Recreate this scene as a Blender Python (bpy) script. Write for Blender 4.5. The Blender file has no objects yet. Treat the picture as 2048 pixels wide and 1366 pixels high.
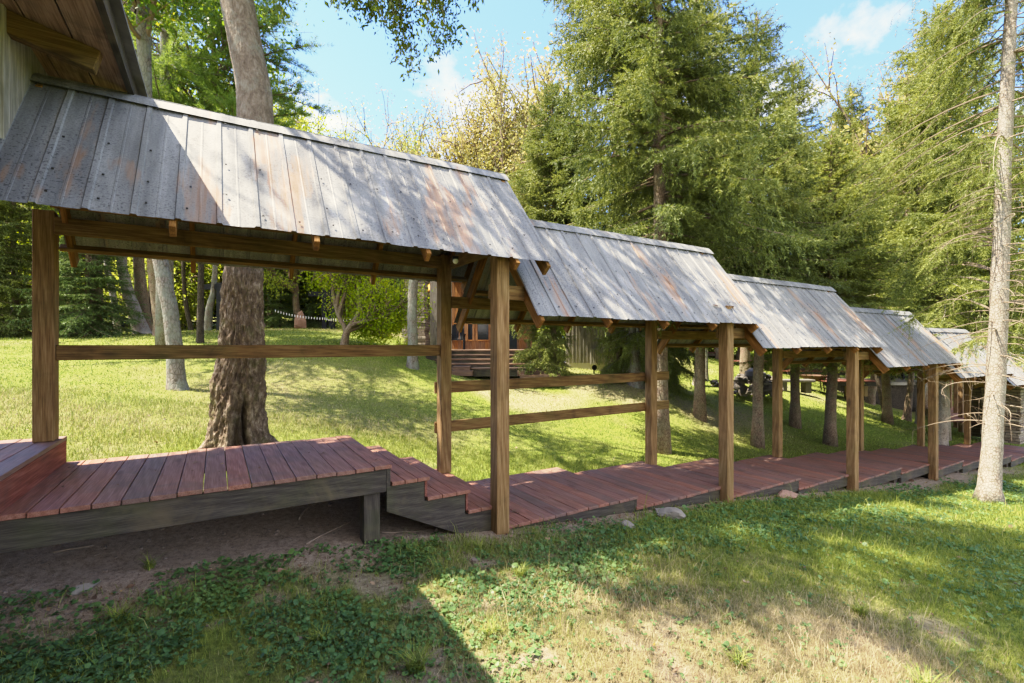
import bpy, math, random
import numpy as np
random.seed(7)
RNG = np.random.default_rng(11)
SC = bpy.context.scene
COL = SC.collection
PI = math.pi

# ------------------------------------------------------------------ camera frame (used to survey positions)
CZ = 1.8
RX, RY = 0.8527, -0.5225          # camera right
FX, FY = 0.5225, 0.8527           # camera forward
F = 964.0
def ray(px, py):
    u = (px - 1024) / F
    return np.array([FX + RX * u, FY + RY * u, -(py - 690) / F])
def at(px, py, t):
    return np.array([0, 0, CZ]) + ray(px, py) * t
def cam_uvt(P):
    P = np.asarray(P, float)
    t = P[..., 0] * FX + P[..., 1] * FY
    r = P[..., 0] * RX + P[..., 1] * RY
    t_ = np.where(np.abs(t) < 1e-3, 1e-3, t)
    return 1024 + F * r / t_, 690 - F * (P[..., 2] - CZ) / t_, t

# ------------------------------------------------------------------ numpy noise
def _hash(ix, iy, iz, seed):
    h = (ix * 374761393 + iy * 668265263 + iz * 2147483647 + seed * 974711) & 0xFFFFFFFF
    h = ((h ^ (h >> 13)) * 1274126177) & 0xFFFFFFFF
    h = h ^ (h >> 16)
    return (h & 0xFFFFFF) / float(0xFFFFFF)
def vnoise(x, y, z=None, seed=0):
    x = np.asarray(x, float); y = np.asarray(y, float)
    z = np.zeros_like(x) if z is None else np.asarray(z, float)
    ix = np.floor(x).astype(np.int64); iy = np.floor(y).astype(np.int64); iz = np.floor(z).astype(np.int64)
    fx = x - ix; fy = y - iy; fz = z - iz
    fx = fx * fx * (3 - 2 * fx); fy = fy * fy * (3 - 2 * fy); fz = fz * fz * (3 - 2 * fz)
    r = 0
    for a in (0, 1):
        for b in (0, 1):
            for c in (0, 1):
                w = (fx if a else 1 - fx) * (fy if b else 1 - fy) * (fz if c else 1 - fz)
                r = r + w * _hash(ix + a, iy + b, iz + c, seed)
    return r
def fbm(x, y, z=None, oct=4, seed=0):
    s = 0; a = 0.5; f = 1.0; n = 0
    z = np.zeros_like(np.asarray(x, float)) if z is None else np.asarray(z, float)
    for i in range(oct):
        s = s + a * vnoise(np.asarray(x) * f, np.asarray(y) * f, z * f, seed + i); n += a
        a *= 0.5; f *= 2.03
    return s / n

# ------------------------------------------------------------------ terrain
PINS = [(0, 0, .12), (-4, 0, .42), (3, 0, -.1), (8, 0, -.6), (14, 0, -1.05), (0, -8, .2), (10, -8, -.7), (25, 0, -1.9), (-12, -4, .9),
        (1.1, 4.2, .08), (2.4, 4.05, -.05), (-1.2, 4.2, .2), (4.2, 4.05, -.19), (6, 4.05, -.36), (7.9, 4.05, -.56), (9.6, 4.05, -.77), (13.1, 4.05, -1.1), (18, 4, -1.55),
        (2, 2.5, -.02), (5, 2, -.3), (-4, 6, .7),
        (-1.2, 6, .47), (1, 6, .25), (3, 6, -.13), (5, 6, -.28), (7, 6, -.44), (9, 6, -.63), (11, 6, -.8), (14, 6, -1.07), (16, 6, -1.22), (18, 6, -1.4),
        (11.6, 7.3, -.8), (15, 7.2, -1.08), (23, 7, -1.5), (.2, 7.2, .48)]
for a in [(355, 780, 9.5), (705, 692, 15), (605, 657, 28), (270, 668, 22), (60, 672, 18), (-200, 672, 18), (825, 735, 14), (1000, 757, 16.2), (1135, 748, 17), (1000, 700, 22),
          (1269, 769, 15), (1395, 777, 19), (1550, 787, 19), (1640, 775, 24), (1840, 838, 22), (1700, 712, 42), (1000, 672, 40), (1350, 700, 34), (450, 648, 40), (0, 640, 35),
          (1900, 730, 45), (2048, 760, 40), (1200, 690, 60), (500, 620, 70), (1800, 690, 80), (2200, 740, 60), (-300, 640, 50), (550, 660, 22), (480, 740, 12)]:
    p = at(*a); PINS.append((p[0], p[1], p[2]))
PINS += [(60, -40, -3), (-60, -40, 2), (-60, 80, 6), (120, 60, -1), (40, 140, 4), (-120, 20, 5), (150, 200, 3), (-100, 250, 6), (250, -50, -2), (-200, -200, 3), (200, -200, -3)]
_P = np.array(PINS, float); _S = 10.0
def _tk(r2):
    return 0.5 * r2 * np.log(r2 + 1e-9)
def _tps():
    X = _P[:, :2] / _S; n = len(X)
    K = _tk(((X[:, None] - X[None]) ** 2).sum(-1)) + np.eye(n) * 0.0015
    Q = np.hstack([np.ones((n, 1)), X]); A = np.zeros((n + 3, n + 3)); A[:n, :n] = K; A[:n, n:] = Q; A[n:, :n] = Q.T
    b = np.zeros(n + 3); b[:n] = _P[:, 2]
    return X, np.linalg.solve(A, b)
_TX, _TW = _tps()
def gz(x, y):
    x = np.atleast_1d(np.asarray(x, float)); y = np.atleast_1d(np.asarray(y, float)); sh = x.shape
    q = np.stack([x.ravel(), y.ravel()], 1) / _S; out = np.empty(len(q))
    for i in range(0, len(q), 20000):
        c = q[i:i + 20000]
        out[i:i + 20000] = _tk(((c[:, None] - _TX[None]) ** 2).sum(-1)) @ _TW[:-3] + _TW[-3] + c @ _TW[-2:]
    return out.reshape(sh)
def bump(x, y):
    return (fbm(x * 1.3, y * 1.3, oct=3, seed=3) - .5) * .05 + (fbm(x * 9, y * 9, oct=2, seed=9) - .5) * .018
# height lookup grid for the many scattered blades
_gx = np.arange(-50, 100.01, .5); _gy = np.arange(-40, 90.01, .5)
_GZ = gz(*np.meshgrid(_gx, _gy, indexing='ij'))
def gfast(x, y, b=True):
    fx = np.clip((x + 50) / .5, 0, len(_gx) - 1.001); fy = np.clip((y + 40) / .5, 0, len(_gy) - 1.001)
    i = fx.astype(int); j = fy.astype(int); a = fx - i; c = fy - j
    z = _GZ[i, j] * (1 - a) * (1 - c) + _GZ[i + 1, j] * a * (1 - c) + _GZ[i, j + 1] * (1 - a) * c + _GZ[i + 1, j + 1] * a * c
    return z + (bump(x, y) if b else 0)
def g1(x, y):
    return float(gz(x, y)[0])
def sm(e0, e1, x):
    t = np.clip((x - e0) / (e1 - e0), 0, 1); return t * t * (3 - 2 * t)
def dirt_mask(x, y):
    n = fbm(x * 1.1, y * 1.1, oct=4, seed=21); n2 = fbm(x * 3.2, y * 3.2, oct=3, seed=22)
    under = sm(3.72, 4.1, y + (n - .5) * 1.0) * (1 - sm(5.5, 5.95, y)) * (1 - sm(17, 20, x))
    left = sm(3.35, 4.0, y - .35 * sm(-.8, 1.0, x) + (n - .5) * .9) * (1 - sm(5.5, 6.1, y)) * (1 - sm(1.2, 2.6, x + (n2 - .5)))
    speck = sm(.60, .70, n2) * (1 - sm(1.5, 4.5, x)) * .75 * (1 - sm(4.2, 5.8, y))
    patch = sm(.62, .70, n) * .6 * (1 - sm(5, 9, np.hypot(x, y)))
    far = sm(.58, .72, fbm(x * .28 + 3, y * .28, oct=4, seed=31)) * sm(7, 9, y) * .5
    return np.clip(np.maximum.reduce([under * .97, left, speck, patch, far]), 0, 1)
def dry_mask(x, y):
    n = fbm(x * .8, y * .8, oct=4, seed=41)
    ctr = np.exp(-(((x - 2.6) / 1.7) ** 2 + ((y - 2.0) / 1.3) ** 2))
    far = sm(.42, .7, fbm(x * .16, y * .16, oct=4, seed=44)) * sm(6.5, 9, y) * .42
    return np.clip(ctr * 1.15 + (n - .52) * 1.3 * (.35 + ctr) + far, 0, 1)

# ------------------------------------------------------------------ mesh helpers
def mesh_np(name, V, Fs, attrs=None, smooth=False):
    """Fs: list of (n,k) int arrays"""
    me = bpy.data.meshes.new(name)
    V = np.ascontiguousarray(V, dtype=np.float32)
    me.vertices.add(len(V)); me.vertices.foreach_set('co', V.ravel())
    Fs = [np.asarray(f, dtype=np.int32) for f in Fs if len(f)]
    nl = sum(f.size for f in Fs); npoly = sum(len(f) for f in Fs)
    me.loops.add(nl); me.loops.foreach_set('vertex_index', np.concatenate([f.ravel() for f in Fs]))
    tot = np.concatenate([np.full(len(f), f.shape[1], np.int32) for f in Fs])
    st = np.concatenate([[0], np.cumsum(tot)[:-1]]).astype(np.int32)
    me.polygons.add(npoly); me.polygons.foreach_set('loop_start', st); me.polygons.foreach_set('loop_total', tot)
    me.polygons.foreach_set('use_smooth', np.full(npoly, bool(smooth)))
    me.update(calc_edges=True)
    for k, v in (attrs or {}).items():
        a = me.attributes.new(k, 'FLOAT', 'POINT'); a.data.foreach_set('value', np.asarray(v, np.float32))
    return me
class MB:
    def __init__(s): s.v = []; s.f = {}; s.n = 0
    def add(s, V, Fa):
        V = np.asarray(V, float); s.v.append(V)
        for f in Fa:
            f = np.asarray(f, int)
            if f.ndim == 1: f = f[None]
            s.f.setdefault(f.shape[1], []).append(f + s.n)
        s.n += len(V); return s
    Q = np.array([[0, 3, 2, 1], [4, 5, 6, 7], [0, 1, 5, 4], [1, 2, 6, 5], [2, 3, 7, 6], [3, 0, 4, 7]])
    def box(s, x0, x1, y0, y1, z0, z1):
        return s.add([(x0, y0, z0), (x1, y0, z0), (x1, y1, z0), (x0, y1, z0), (x0, y0, z1), (x1, y0, z1), (x1, y1, z1), (x0, y1, z1)], [s.Q])
    def bar(s, a, b, w, h, up=(0, 0, 1), off=0):
        a = np.array(a, float); b = np.array(b, float); d = b - a; d /= np.linalg.norm(d)
        up = np.array(up, float); r = np.cross(d, up); r /= np.linalg.norm(r); u = np.cross(r, d)
        V = []
        for p in (a, b):
            for i, j in ((-1, -1), (1, -1), (1, 1), (-1, 1)):
                V.append(p + r * i * w / 2 + u * (j * h / 2 + off))
        return s.add(V, [np.array([[0, 1, 2, 3], [7, 6, 5, 4], [0, 4, 5, 1], [1, 5, 6, 2], [2, 6, 7, 3], [3, 7, 4, 0]])])
    def prism(s, poly, a0, a1, axis=1):
        """poly in the two other axes, extruded along axis"""
        n = len(poly); V = []
        for a in (a0, a1):
            for p in poly:
                q = list(p); q.insert(axis, a); V.append(q)
        sides = [[i, (i + 1) % n, n + (i + 1) % n, n + i] for i in range(n)]
        return s.add(V, [np.array(sides), np.array([list(range(n))[::-1]]), np.array([list(range(n, 2 * n))])])
    def tube(s, P, R, n=8, cap=True, wob=None):
        P = np.asarray(P, float); R = np.asarray(R, float) * np.ones(len(P)); m = len(P)
        T = np.gradient(P, axis=0); T /= np.linalg.norm(T, axis=1)[:, None] + 1e-12
        ref = np.array([0, 0, 1.]) if abs(T[0][2]) < .9 else np.array([1., 0, 0])
        A = np.cross(T, ref); A /= np.linalg.norm(A, axis=1)[:, None] + 1e-12; B = np.cross(T, A)
        an = np.arange(n) / n * 2 * PI
        V = P[:, None] + (A[:, None] * np.cos(an)[None, :, None] + B[:, None] * np.sin(an)[None, :, None]) * R[:, None, None]
        if wob is not None: V = wob(V, P, an)
        V = V.reshape(-1, 3)
        i = np.arange(m - 1)[:, None] * n; j = np.arange(n)[None]; k = (j + 1) % n
        Fq = np.stack([i + j, i + k, i + n + k, i + n + j], -1).reshape(-1, 4)
        fs = [Fq]
        if cap: fs += [np.arange(n)[::-1][None], (np.arange(n) + (m - 1) * n)[None]]
        return s.add(V, fs)
    def grid(s, V):
        a, b = V.shape[:2]; i = np.arange(a - 1)[:, None] * b; j = np.arange(b - 1)[None]
        return s.add(V.reshape(-1, 3), [np.stack([i + j, i + b + j, i + b + j + 1, i + j + 1], -1).reshape(-1, 4)])
    def data(s, off=(0, 0, 0)):
        return np.concatenate(s.v) - np.array(off), [np.concatenate(v) for v in s.f.values()]
    def build(s, name, m, parent=None, smooth=False, bevel=0, rot=None):
        off = (0, 0, 0)
        if parent is not None: off = world_loc(parent)
        V, Fa = s.data(off)
        return link(name, mesh_np(name, V, Fa, smooth=smooth), m, parent, bevel)
def world_loc(o):
    l = np.zeros(3)
    while o is not None: l += np.array(o.location); o = o.parent
    return l
def link(name, me, m, parent=None, bevel=0):
    o = bpy.data.objects.new(name, me); COL.objects.link(o)
    if m: me.materials.append(m)
    if parent: o.parent = parent
    if bevel:
        b = o.modifiers.new('Bevel', 'BEVEL'); b.width = bevel; b.segments = 1; b.limit_method = 'ANGLE'
    return o
def tag(o, label=None, cat=None, group=None, kind=None):
    if label: o['label'] = label
    if cat: o['category'] = cat
    if group: o['group'] = group
    if kind: o['kind'] = kind
    return o
def thing(name, loc, label, cat, group=None, rz=0):
    o = bpy.data.objects.new(name, None); COL.objects.link(o); o.location = tuple(float(c) for c in loc); o.rotation_euler = (0, 0, rz)
    o.empty_display_size = .2
    return tag(o, label, cat, group)

# ------------------------------------------------------------------ material helpers
class NT:
    def __init__(s, name, disp=False):
        s.m = bpy.data.materials.new(name); s.m.use_nodes = True; s.t = s.m.node_tree; s.t.nodes.clear()
        s.out = s.t.nodes.new('ShaderNodeOutputMaterial')
    def n(s, ty, ins=None, **kw):
        nd = s.t.nodes.new('ShaderNode' + ty)
        for k, v in kw.items(): setattr(nd, k, v)
        for k, v in (ins or {}).items():
            sk = nd.inputs[k]
            if hasattr(v, 'is_linked') or isinstance(v, bpy.types.NodeSocket): s.t.links.new(v, sk)
            else: sk.default_value = v
        return nd
    def obj(s): return s.n('TexCoord').outputs['Object']
    def geo(s): return s.n('NewGeometry')
    def math(s, op, a, b=0.0, clamp=False):
        nd = s.n('Math', {0: a, 1: b}, operation=op); nd.use_clamp = clamp; return nd.outputs[0]
    def vm(s, op, a, b): return s.n('VectorMath', {0: a, 1: b}, operation=op).outputs[0]
    def mapp(s, v, scale=(1, 1, 1), rot=(0, 0, 0), loc=(0, 0, 0)):
        return s.n('Mapping', {'Vector': v, 'Scale': scale, 'Rotation': rot, 'Location': loc}).outputs[0]
    def noise(s, v, scale=5, detail=4, rough=.55, dist=0):
        return s.n('TexNoise', {'Vector': v, 'Scale': scale, 'Detail': detail, 'Roughness': rough, 'Distortion': dist}).outputs[0]
    def ramp(s, f, stops):
        nd = s.n('ValToRGB', {'Fac': f}); e = nd.color_ramp.elements
        while len(e) > 1: e.remove(e[-1])
        e[0].position = stops[0][0]; e[0].color = col4(stops[0][1])
        for p, c in stops[1:]:
            x = e.new(p); x.color = col4(c)
        return nd.outputs[0]
    def mix(s, f, a, b, blend='MIX'):
        nd = s.n('Mix', data_type='RGBA', blend_type=blend); nd.clamp_factor = True
        for i, v in ((0, f), (6, a), (7, b)):
            sk = nd.inputs[i]
            if isinstance(v, bpy.types.NodeSocket): s.t.links.new(v, sk)
            else: sk.default_value = v if i == 0 else col4(v)
        return nd.outputs[2]
    def bump(s, h, strength=.3, dist=.01):
        return s.n('Bump', {'Height': h, 'Strength': strength, 'Distance': dist}).outputs[0]
    def bsdf(s, color, rough=.8, metal=0, normal=None, spec=.3, **kw):
        ins = {'Base Color': color if isinstance(color, bpy.types.NodeSocket) else col4(color), 'Roughness': rough, 'Metallic': metal, 'Specular IOR Level': spec}
        if normal is not None: ins['Normal'] = normal
        ins.update(kw)
        return s.n('BsdfPrincipled', ins).outputs[0]
    def end(s, sh): s.t.links.new(sh, s.out.inputs[0]); return s.m
def col4(c):
    if isinstance(c, (int, float)): return (c, c, c, 1)
    return (c[0], c[1], c[2], 1) if len(c) == 3 else c

def wood(name, dark, mid, light, axis='x', stain=(.02, .02, .015), stain_amt=.4, green=0.0, rough=.78, gs=1.0, rotv=(0, 0, 0), spec=.2):
    k = NT(name); g = k.geo(); ri = g.outputs['Random Per Island']
    off = k.n('CombineXYZ', {0: k.math('MULTIPLY', ri, 37.0), 1: k.math('MULTIPLY', ri, 91.0), 2: k.math('MULTIPLY', ri, 53.0)}).outputs[0]
    v0 = k.obj()
    if rotv != (0, 0, 0): v0 = k.mapp(v0, rot=rotv)
    v = k.vm('ADD', v0, off)
    a, b = 1.3 * gs, 44 * gs
    sc = {'x': (a, b, b), 'y': (b, a, b), 'z': (b, b, a)}[axis]
    fine = k.noise(k.mapp(v, tuple(c * 2.2 for c in sc)), 1, 6, .65)
    sc2 = {'x': (.9, 7, 7), 'y': (7, .9, 7), 'z': (7, 7, .9)}[axis]
    w = k.n('TexWave', {'Vector': k.mapp(v, sc2), 'Scale': 1.1, 'Distortion': 9.0, 'Detail': 3.0, 'Detail Scale': 1.0}, wave_type='BANDS', bands_direction='DIAGONAL').outputs[1]
    gr = k.math('ADD', k.math('MULTIPLY', fine, .90), k.math('MULTIPLY', w, .10))
    c = k.ramp(gr, [(.28, dark), (.5, mid), (.74, light)])
    tone = k.n('HueSaturation', {'Hue': .5, 'Saturation': k.math('ADD', .85, k.math('MULTIPLY', ri, .3)), 'Value': k.math('ADD', .78, k.math('MULTIPLY', ri, .44)), 'Color': c}).outputs[0]
    big = k.noise(v, 2.3, 5, .65, .6)
    c2 = k.mix(k.math('MULTIPLY', k.ramp(big, [(.5, 0.), (.68, 1.)]), stain_amt), tone, stain)
    if green:
        gm = k.noise(k.vm('ADD', v, (9., 3., 1.)), 1.7, 4, .6)
        c2 = k.mix(k.math('MULTIPLY', k.ramp(gm, [(.48, 0.), (.66, 1.)]), green), c2, (.07, .085, .02))
    kn = k.n('TexVoronoi', {'Vector': k.mapp(v, {'x': (1.3, 5, 5), 'y': (5, 1.3, 5), 'z': (5, 5, 1.3)}[axis]), 'Scale': 1.0}).outputs[0]
    c2 = k.mix(k.ramp(kn, [(.07, .85), (.15, 0.)]), c2, dark)
    return k.end(k.bsdf(c2, rough, 0, k.bump(gr, .35, .003), spec))

M = {}
for ax in 'xyz':
    M['cedar_' + ax] = wood('pressure_treated_timber_' + ax, (.055, .030, .014), (.155, .092, .045), (.28, .185, .095), ax, (.025, .014, .007), .5, .3, gs=1.3)
    M['pale_' + ax] = wood('pale_timber_' + ax, (.12, .075, .035), (.27, .19, .10), (.40, .30, .17), ax, (.08, .07, .035), .4, .35)
    M['grey_' + ax] = wood('dark_weathered_timber_' + ax, (.022, .017, .014), (.052, .043, .036), (.105, .09, .07), ax, (.13, .10, .06), .6, .25, gs=2.0)
    M['silver_' + ax] = wood('silvered_siding_' + ax, (.12, .10, .08), (.27, .24, .20), (.42, .39, .34), ax, (.10, .09, .05), .45, .25)
M['post'] = wood('brown_timber_post', (.07, .038, .018), (.185, .112, .058), (.32, .215, .125), 'z', (.05, .026, .012), .35, .18, gs=1.5)
M['deck'] = wood('red_stained_boards', (.115, .052, .038), (.205, .100, .074), (.29, .168, .135), 'y', (.10, .075, .06), .5, .08, .6, 1.3, spec=.3)
M['riser'] = wood('red_stained_riser', (.09, .032, .024), (.18, .068, .05), (.26, .12, .09), 'y', (.08, .06, .05), .4)
M['riser_x'] = wood('red_stained_fascia', (.09, .032, .024), (.18, .068, .05), (.26, .12, .09), 'x', (.08, .06, .05), .4)
M['rafter_n'] = wood('rafter_timber_front', (.07, .030, .012), (.17, .085, .034), (.30, .17, .075), 'y', (.03, .02, .01), .4, .2, rotv=(-.87, 0, 0))
M['rafter_f'] = wood('rafter_timber_back', (.07, .030, .012), (.17, .085, .034), (.30, .17, .075), 'y', (.03, .02, .01), .4, .2, rotv=(.87, 0, 0))
M['soffit'] = wood('soffit_boards', (.12, .07, .045), (.27, .175, .12), (.42, .30, .22), 'y', (.07, .05, .03), .6, .1)
M['cabin_wood'] = wood('orange_cabin_siding', (.17, .08, .04), (.36, .18, .09), (.52, .30, .16), 'z', (.10, .06, .04), .4)
M['orange_wood'] = wood('orange_varnished_boards', (.30, .11, .02), (.55, .23, .05), (.7, .34, .1), 'x', (.3, .12, .03), .3)
M['old_step'] = wood('worn_brown_step_boards', (.05, .032, .024), (.12, .078, .055), (.27, .16, .10), 'x', (.05, .04, .035), .5)
M['black_wood'] = wood('black_painted_timber', (.008, .008, .009), (.018, .018, .02), (.035, .035, .038), 'x', (.05, .05, .05), .2)

def metal_roof(name, ang, rt=.60, rs=.8):
    k = NT(name); v = k.mapp(k.obj(), rot=(ang, 0, 0))     # y runs down the slope
    g = k.n('TexCoord').outputs['Object']
    streak = k.noise(k.mapp(v, (9, .7, 1)), 1, 5, .6)
    blot = k.noise(k.mapp(v, (1.6, .8, 1)), 1.4, 5, .62, .8)
    grain = k.noise(v, 95, 4, .75)
    spk = k.noise(v, 62, 4, .6)
    c = k.ramp(k.math('ADD', k.math('MULTIPLY', streak, .55), k.math('MULTIPLY', grain, .45)), [(.34, (.10, .099, .097)), (.5, (.212, .209, .205)), (.66, (.36, .355, .348))])
    c = k.mix(k.ramp(blot, [(.42, 0.), (.7, .5)]), c, (.12, .115, .115), 'MIX')
    c = k.mix(k.math('MULTIPLY', k.ramp(spk, [(.55, 0.), (.62, 1.)]), k.ramp(blot, [(.38, 0.2), (.6, .9)])), c, (.055, .05, .048))
    vst = k.noise(k.mapp(v, (26, 1.3, 1)), 1, 4, .6)
    rust = k.math('MULTIPLY', k.ramp(k.noise(k.mapp(v, (3.6, .75, 1), loc=(4.3, 1.1, 0)), 1, 4, .55), [(rt, 0.), (rt + .045, 1.)]), k.ramp(vst, [(.38, .15), (.58, 1.)]))
    c = k.mix(k.math('MULTIPLY', rust, rs), c, k.ramp(vst, [(.35, (.42, .27, .17)), (.65, (.24, .12, .06))]))
    return k.end(k.bsdf(c, k.ramp(grain, [(.3, .48), (.7, .72)]), .12, k.bump(k.math('ADD', grain, k.math('MULTIPLY', k.noise(v, 7, 2), .8)), .12, .004), .45))
M['roof_n'] = metal_roof('weathered_steel_sheet_front', -.87)
M['roof_rusty'] = metal_roof('rust_streaked_steel_sheet', -.87, .555, .7)
M['roof_f'] = metal_roof('weathered_steel_sheet_back', .87)

def simple(name, c, rough=.7, metal=0, var=.25, sc=12, spec=.3, bs=.2):
    k = NT(name); n = k.noise(k.obj(), sc, 5, .6)
    cc = k.mix(n, tuple(x * (1 - var) for x in c), tuple(min(1, x * (1 + var)) for x in c))
    return k.end(k.bsdf(cc, rough, metal, k.bump(n, bs, .01), spec))
def leaf(name, stops, trans=.45, rough=.5, nsc=.5, tcol=1.5, spec=.3, gl=.5):
    k = NT(name); g = k.geo(); ri = g.outputs['Random Per Island']
    n = k.noise(g.outputs['Position'], nsc, 3, .6)
    f = k.math('ADD', k.math('MULTIPLY', ri, gl), k.math('MULTIPLY', k.ramp(n, [(.3, 0.), (.7, 1.)]), 1 - gl))
    c = k.ramp(f, stops)
    d = k.bsdf(c, rough, 0, None, spec)
    tc = k.n('HueSaturation', {'Hue': .49, 'Saturation': 1.1, 'Value': tcol, 'Color': c}).outputs[0]
    tr = k.n('BsdfTranslucent', {'Color': tc}).outputs[0]
    return k.end(k.n('MixShader', {0: trans, 1: d, 2: tr}).outputs[0])
M['spruce'] = leaf('spruce_needles', [(.0, (.045, .065, .022)), (.35, (.105, .135, .038)), (.7, (.20, .225, .058)), (1, (.30, .30, .085))], .25, .55, .45)
M['spruce_bright'] = leaf('bright_spruce_needles', [(.0, (.055, .075, .022)), (.4, (.15, .18, .045)), (1, (.33, .34, .09))], .3, .55, .5)  # lighter, yellower needle colour than the plain spruce material
M['spruce_dark'] = leaf('dark_conifer_needles', [(.0, (.05, .08, .03)), (.5, (.10, .15, .045)), (1, (.18, .23, .07))], .2, .55, .5)
M['pine'] = leaf('soft_pine_needles', [(.0, (.07, .12, .03)), (.5, (.15, .22, .05)), (1, (.28, .34, .07))], .45, .5, .4)
M['leaf_green'] = leaf('green_leaves', [(.0, (.045, .085, .015)), (.5, (.09, .15, .022)), (.85, (.16, .20, .03)), (1, (.26, .22, .03))], .5, .45, .5)
M['leaf_dark'] = leaf('dark_hanging_leaves', [(.0, (.05, .08, .015)), (.6, (.11, .15, .028)), (.9, (.2, .21, .035)), (1, (.3, .22, .03))], .35, .45, .8)
M['leaf_bright'] = leaf('bright_yellow_green_leaves', [(.0, (.14, .22, .015)), (.5, (.26, .34, .02)), (1, (.42, .42, .03))], .5, .45, .6)
M['leaf_yellow'] = leaf('yellowing_leaves', [(.0, (.13, .14, .04)), (.45, (.25, .235, .075)), (.85, (.38, .32, .12)), (1, (.34, .24, .10))], .4, .55, .35)
M['leaf_lime'] = leaf('lime_woodland_leaves', [(.0, (.12, .17, .03)), (.5, (.25, .30, .055)), (1, (.42, .42, .09))], .55, .55, .25)
M['clover'] = leaf('clover_leaves', [(.0, (.035, .075, .028)), (.5, (.085, .16, .05)), (1, (.17, .25, .075))], .3, .45, 1.3)
M['fern'] = leaf('fern_green', [(.0, (.06, .12, .01)), (1, (.16, .24, .02))], .4, .5, 2)
M['litter'] = leaf('fallen_leaves', [(.0, (.06, .035, .02)), (.45, (.14, .08, .045)), (.8, (.24, .15, .09)), (.93, (.3, .2, .1)), (1, (.6, .38, .03))], .15, .6, 3, gl=.9)
M['twig'] = simple('grey_brown_twigs', (.17, .125, .085), .85)
M['deadtwig'] = simple('pale_dead_twigs', (.22, .165, .115), .85)
def bark(name, c1, c2, c3, sc=9, stretch=.35, lich=None, lamt=.5, bs=.8, bd=.03):
    k = NT(name); v = k.obj(); vs = k.mapp(v, (1, 1, stretch))
    n = k.noise(vs, sc, 7, .68, .5)
    vo = k.n('TexVoronoi', {'Vector': k.mapp(vs, (1, 1, 1)), 'Scale': sc * 2.2, 'Randomness': 1}, feature='DISTANCE_TO_EDGE').outputs[0]
    h = k.math('ADD', n, k.math('MULTIPLY', k.ramp(vo, [(.0, 0.), (.16, 1.)]), .35))
    c = k.ramp(h, [(.3, c1), (.62, c2), (.95, c3)])
    if lich: c = k.mix(k.math('MULTIPLY', k.ramp(k.noise(v, 3.2, 6, .7), [(.44, 0.), (.58, 1.)]), lamt), c, lich)
    return k.end(k.bsdf(c, .92, 0, k.bump(h, bs, bd), .15))
M['bark_big'] = bark('rugged_brown_bark', (.045, .032, .022), (.17, .125, .088), (.34, .27, .20), 14, .45, (.10, .10, .035), .3, 1.0, .035)
M['bark_grey'] = bark('smooth_grey_bark', (.09, .075, .06), (.20, .165, .135), (.31, .27, .225), 10, 1.0, (.30, .30, .27), .5, .5, .012)
M['bark_lichen'] = bark('lichen_grey_bark', (.06, .048, .036), (.13, .108, .085), (.22, .19, .16), 9, .5, (.20, .22, .18), .6, .8, .02)
M['bark_pale'] = bark('pale_conifer_bark', (.09, .065, .046), (.21, .165, .125), (.37, .31, .25), 11, .8, (.30, .29, .24), .4, .8, .012)
M['bark_brown'] = bark('brown_conifer_bark', (.055, .036, .024), (.15, .10, .068), (.26, .19, .135), 12, .5, (.16, .17, .10), .35, .8, .02)
M['bark_dark'] = bark('dark_trunk_bark', (.018, .015, .012), (.05, .04, .03), (.10, .08, .06), 12, .4)
M['stone'] = simple('pale_fieldstone', (.21, .18, .145), .9, 0, .4, 7, .2, .6)
M['redstone'] = simple('reddish_boulder_stone', (.34, .20, .14), .9, 0, .35, 4, .2, .7)
M['darkstone'] = simple('dark_fieldstone', (.13, .115, .10), .9, 0, .5, 6, .2, .6)
M['white'] = simple('white_plastic', (.75, .74, .68), .4, 0, .05)
M['black_metal'] = simple('black_iron', (.02, .02, .02), .5, .6)
M['rust_metal'] = simple('rusted_iron', (.10, .055, .035), .8, .3, .4)
M['screw'] = simple('dull_screw_head', (.05, .045, .04), .6, .3)
M['concrete'] = simple('pale_foundation_render', (.50, .45, .37), .9, 0, .15, 2)
M['glass_dark'] = NT('dark_window_glass').end if False else None
_k = NT('dark_window_glass'); M['glass_dark'] = _k.end(_k.bsdf((.03, .035, .04), .08, 0, None, .8))
_k = NT('bulb_glass'); M['bulb'] = _k.end(_k.bsdf((.8, .8, .76), .25, 0, None, .6))
_k = NT('grey_shingle'); _n = _k.noise(_k.obj(), 6, 5); M['shingle'] = _k.end(_k.bsdf(_k.ramp(_n, [(.3, (.10, .095, .09)), (.7, (.2, .19, .18))]), .9))
def masonry(name, c1, c2, mortar, sx=2.2, sz=8):
    k = NT(name); v = k.n('TexCoord').outputs['Object']
    sep = k.n('SeparateXYZ', {0: v}); xy = k.math('ADD', sep.outputs[0], sep.outputs[1])
    vv = k.n('CombineXYZ', {0: xy, 1: sep.outputs[2], 2: 0.}).outputs[0]
    vv = k.vm('ADD', vv, k.n('VectorMath', {0: k.n('TexNoise', {'Vector': v, 'Scale': 3.}).outputs[1], 1: (.05, .05, .0)}, operation='MULTIPLY').outputs[0])
    b = k.n('TexBrick', {'Vector': vv, 'Color1': col4(c1), 'Color2': col4(c2), 'Mortar': col4(mortar), 'Scale': sx, 'Mortar Size': .02, 'Mortar Smooth': .3, 'Bias': -.1, 'Brick Width': .75, 'Row Height': .26})
    n = k.noise(v, 9, 5, .7)
    c = k.mix(k.math('MULTIPLY', n, .55), b.outputs[0], (.10, .08, .06))
    h = k.math('SUBTRACT', k.math('MULTIPLY', n, .5), b.outputs[1])
    return k.end(k.bsdf(c, .92, 0, k.bump(h, .9, .03), .2))
M['masonry'] = masonry('stacked_stone_masonry', (.42, .35, .27), (.22, .16, .12), (.06, .05, .04), 2.6)

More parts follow.
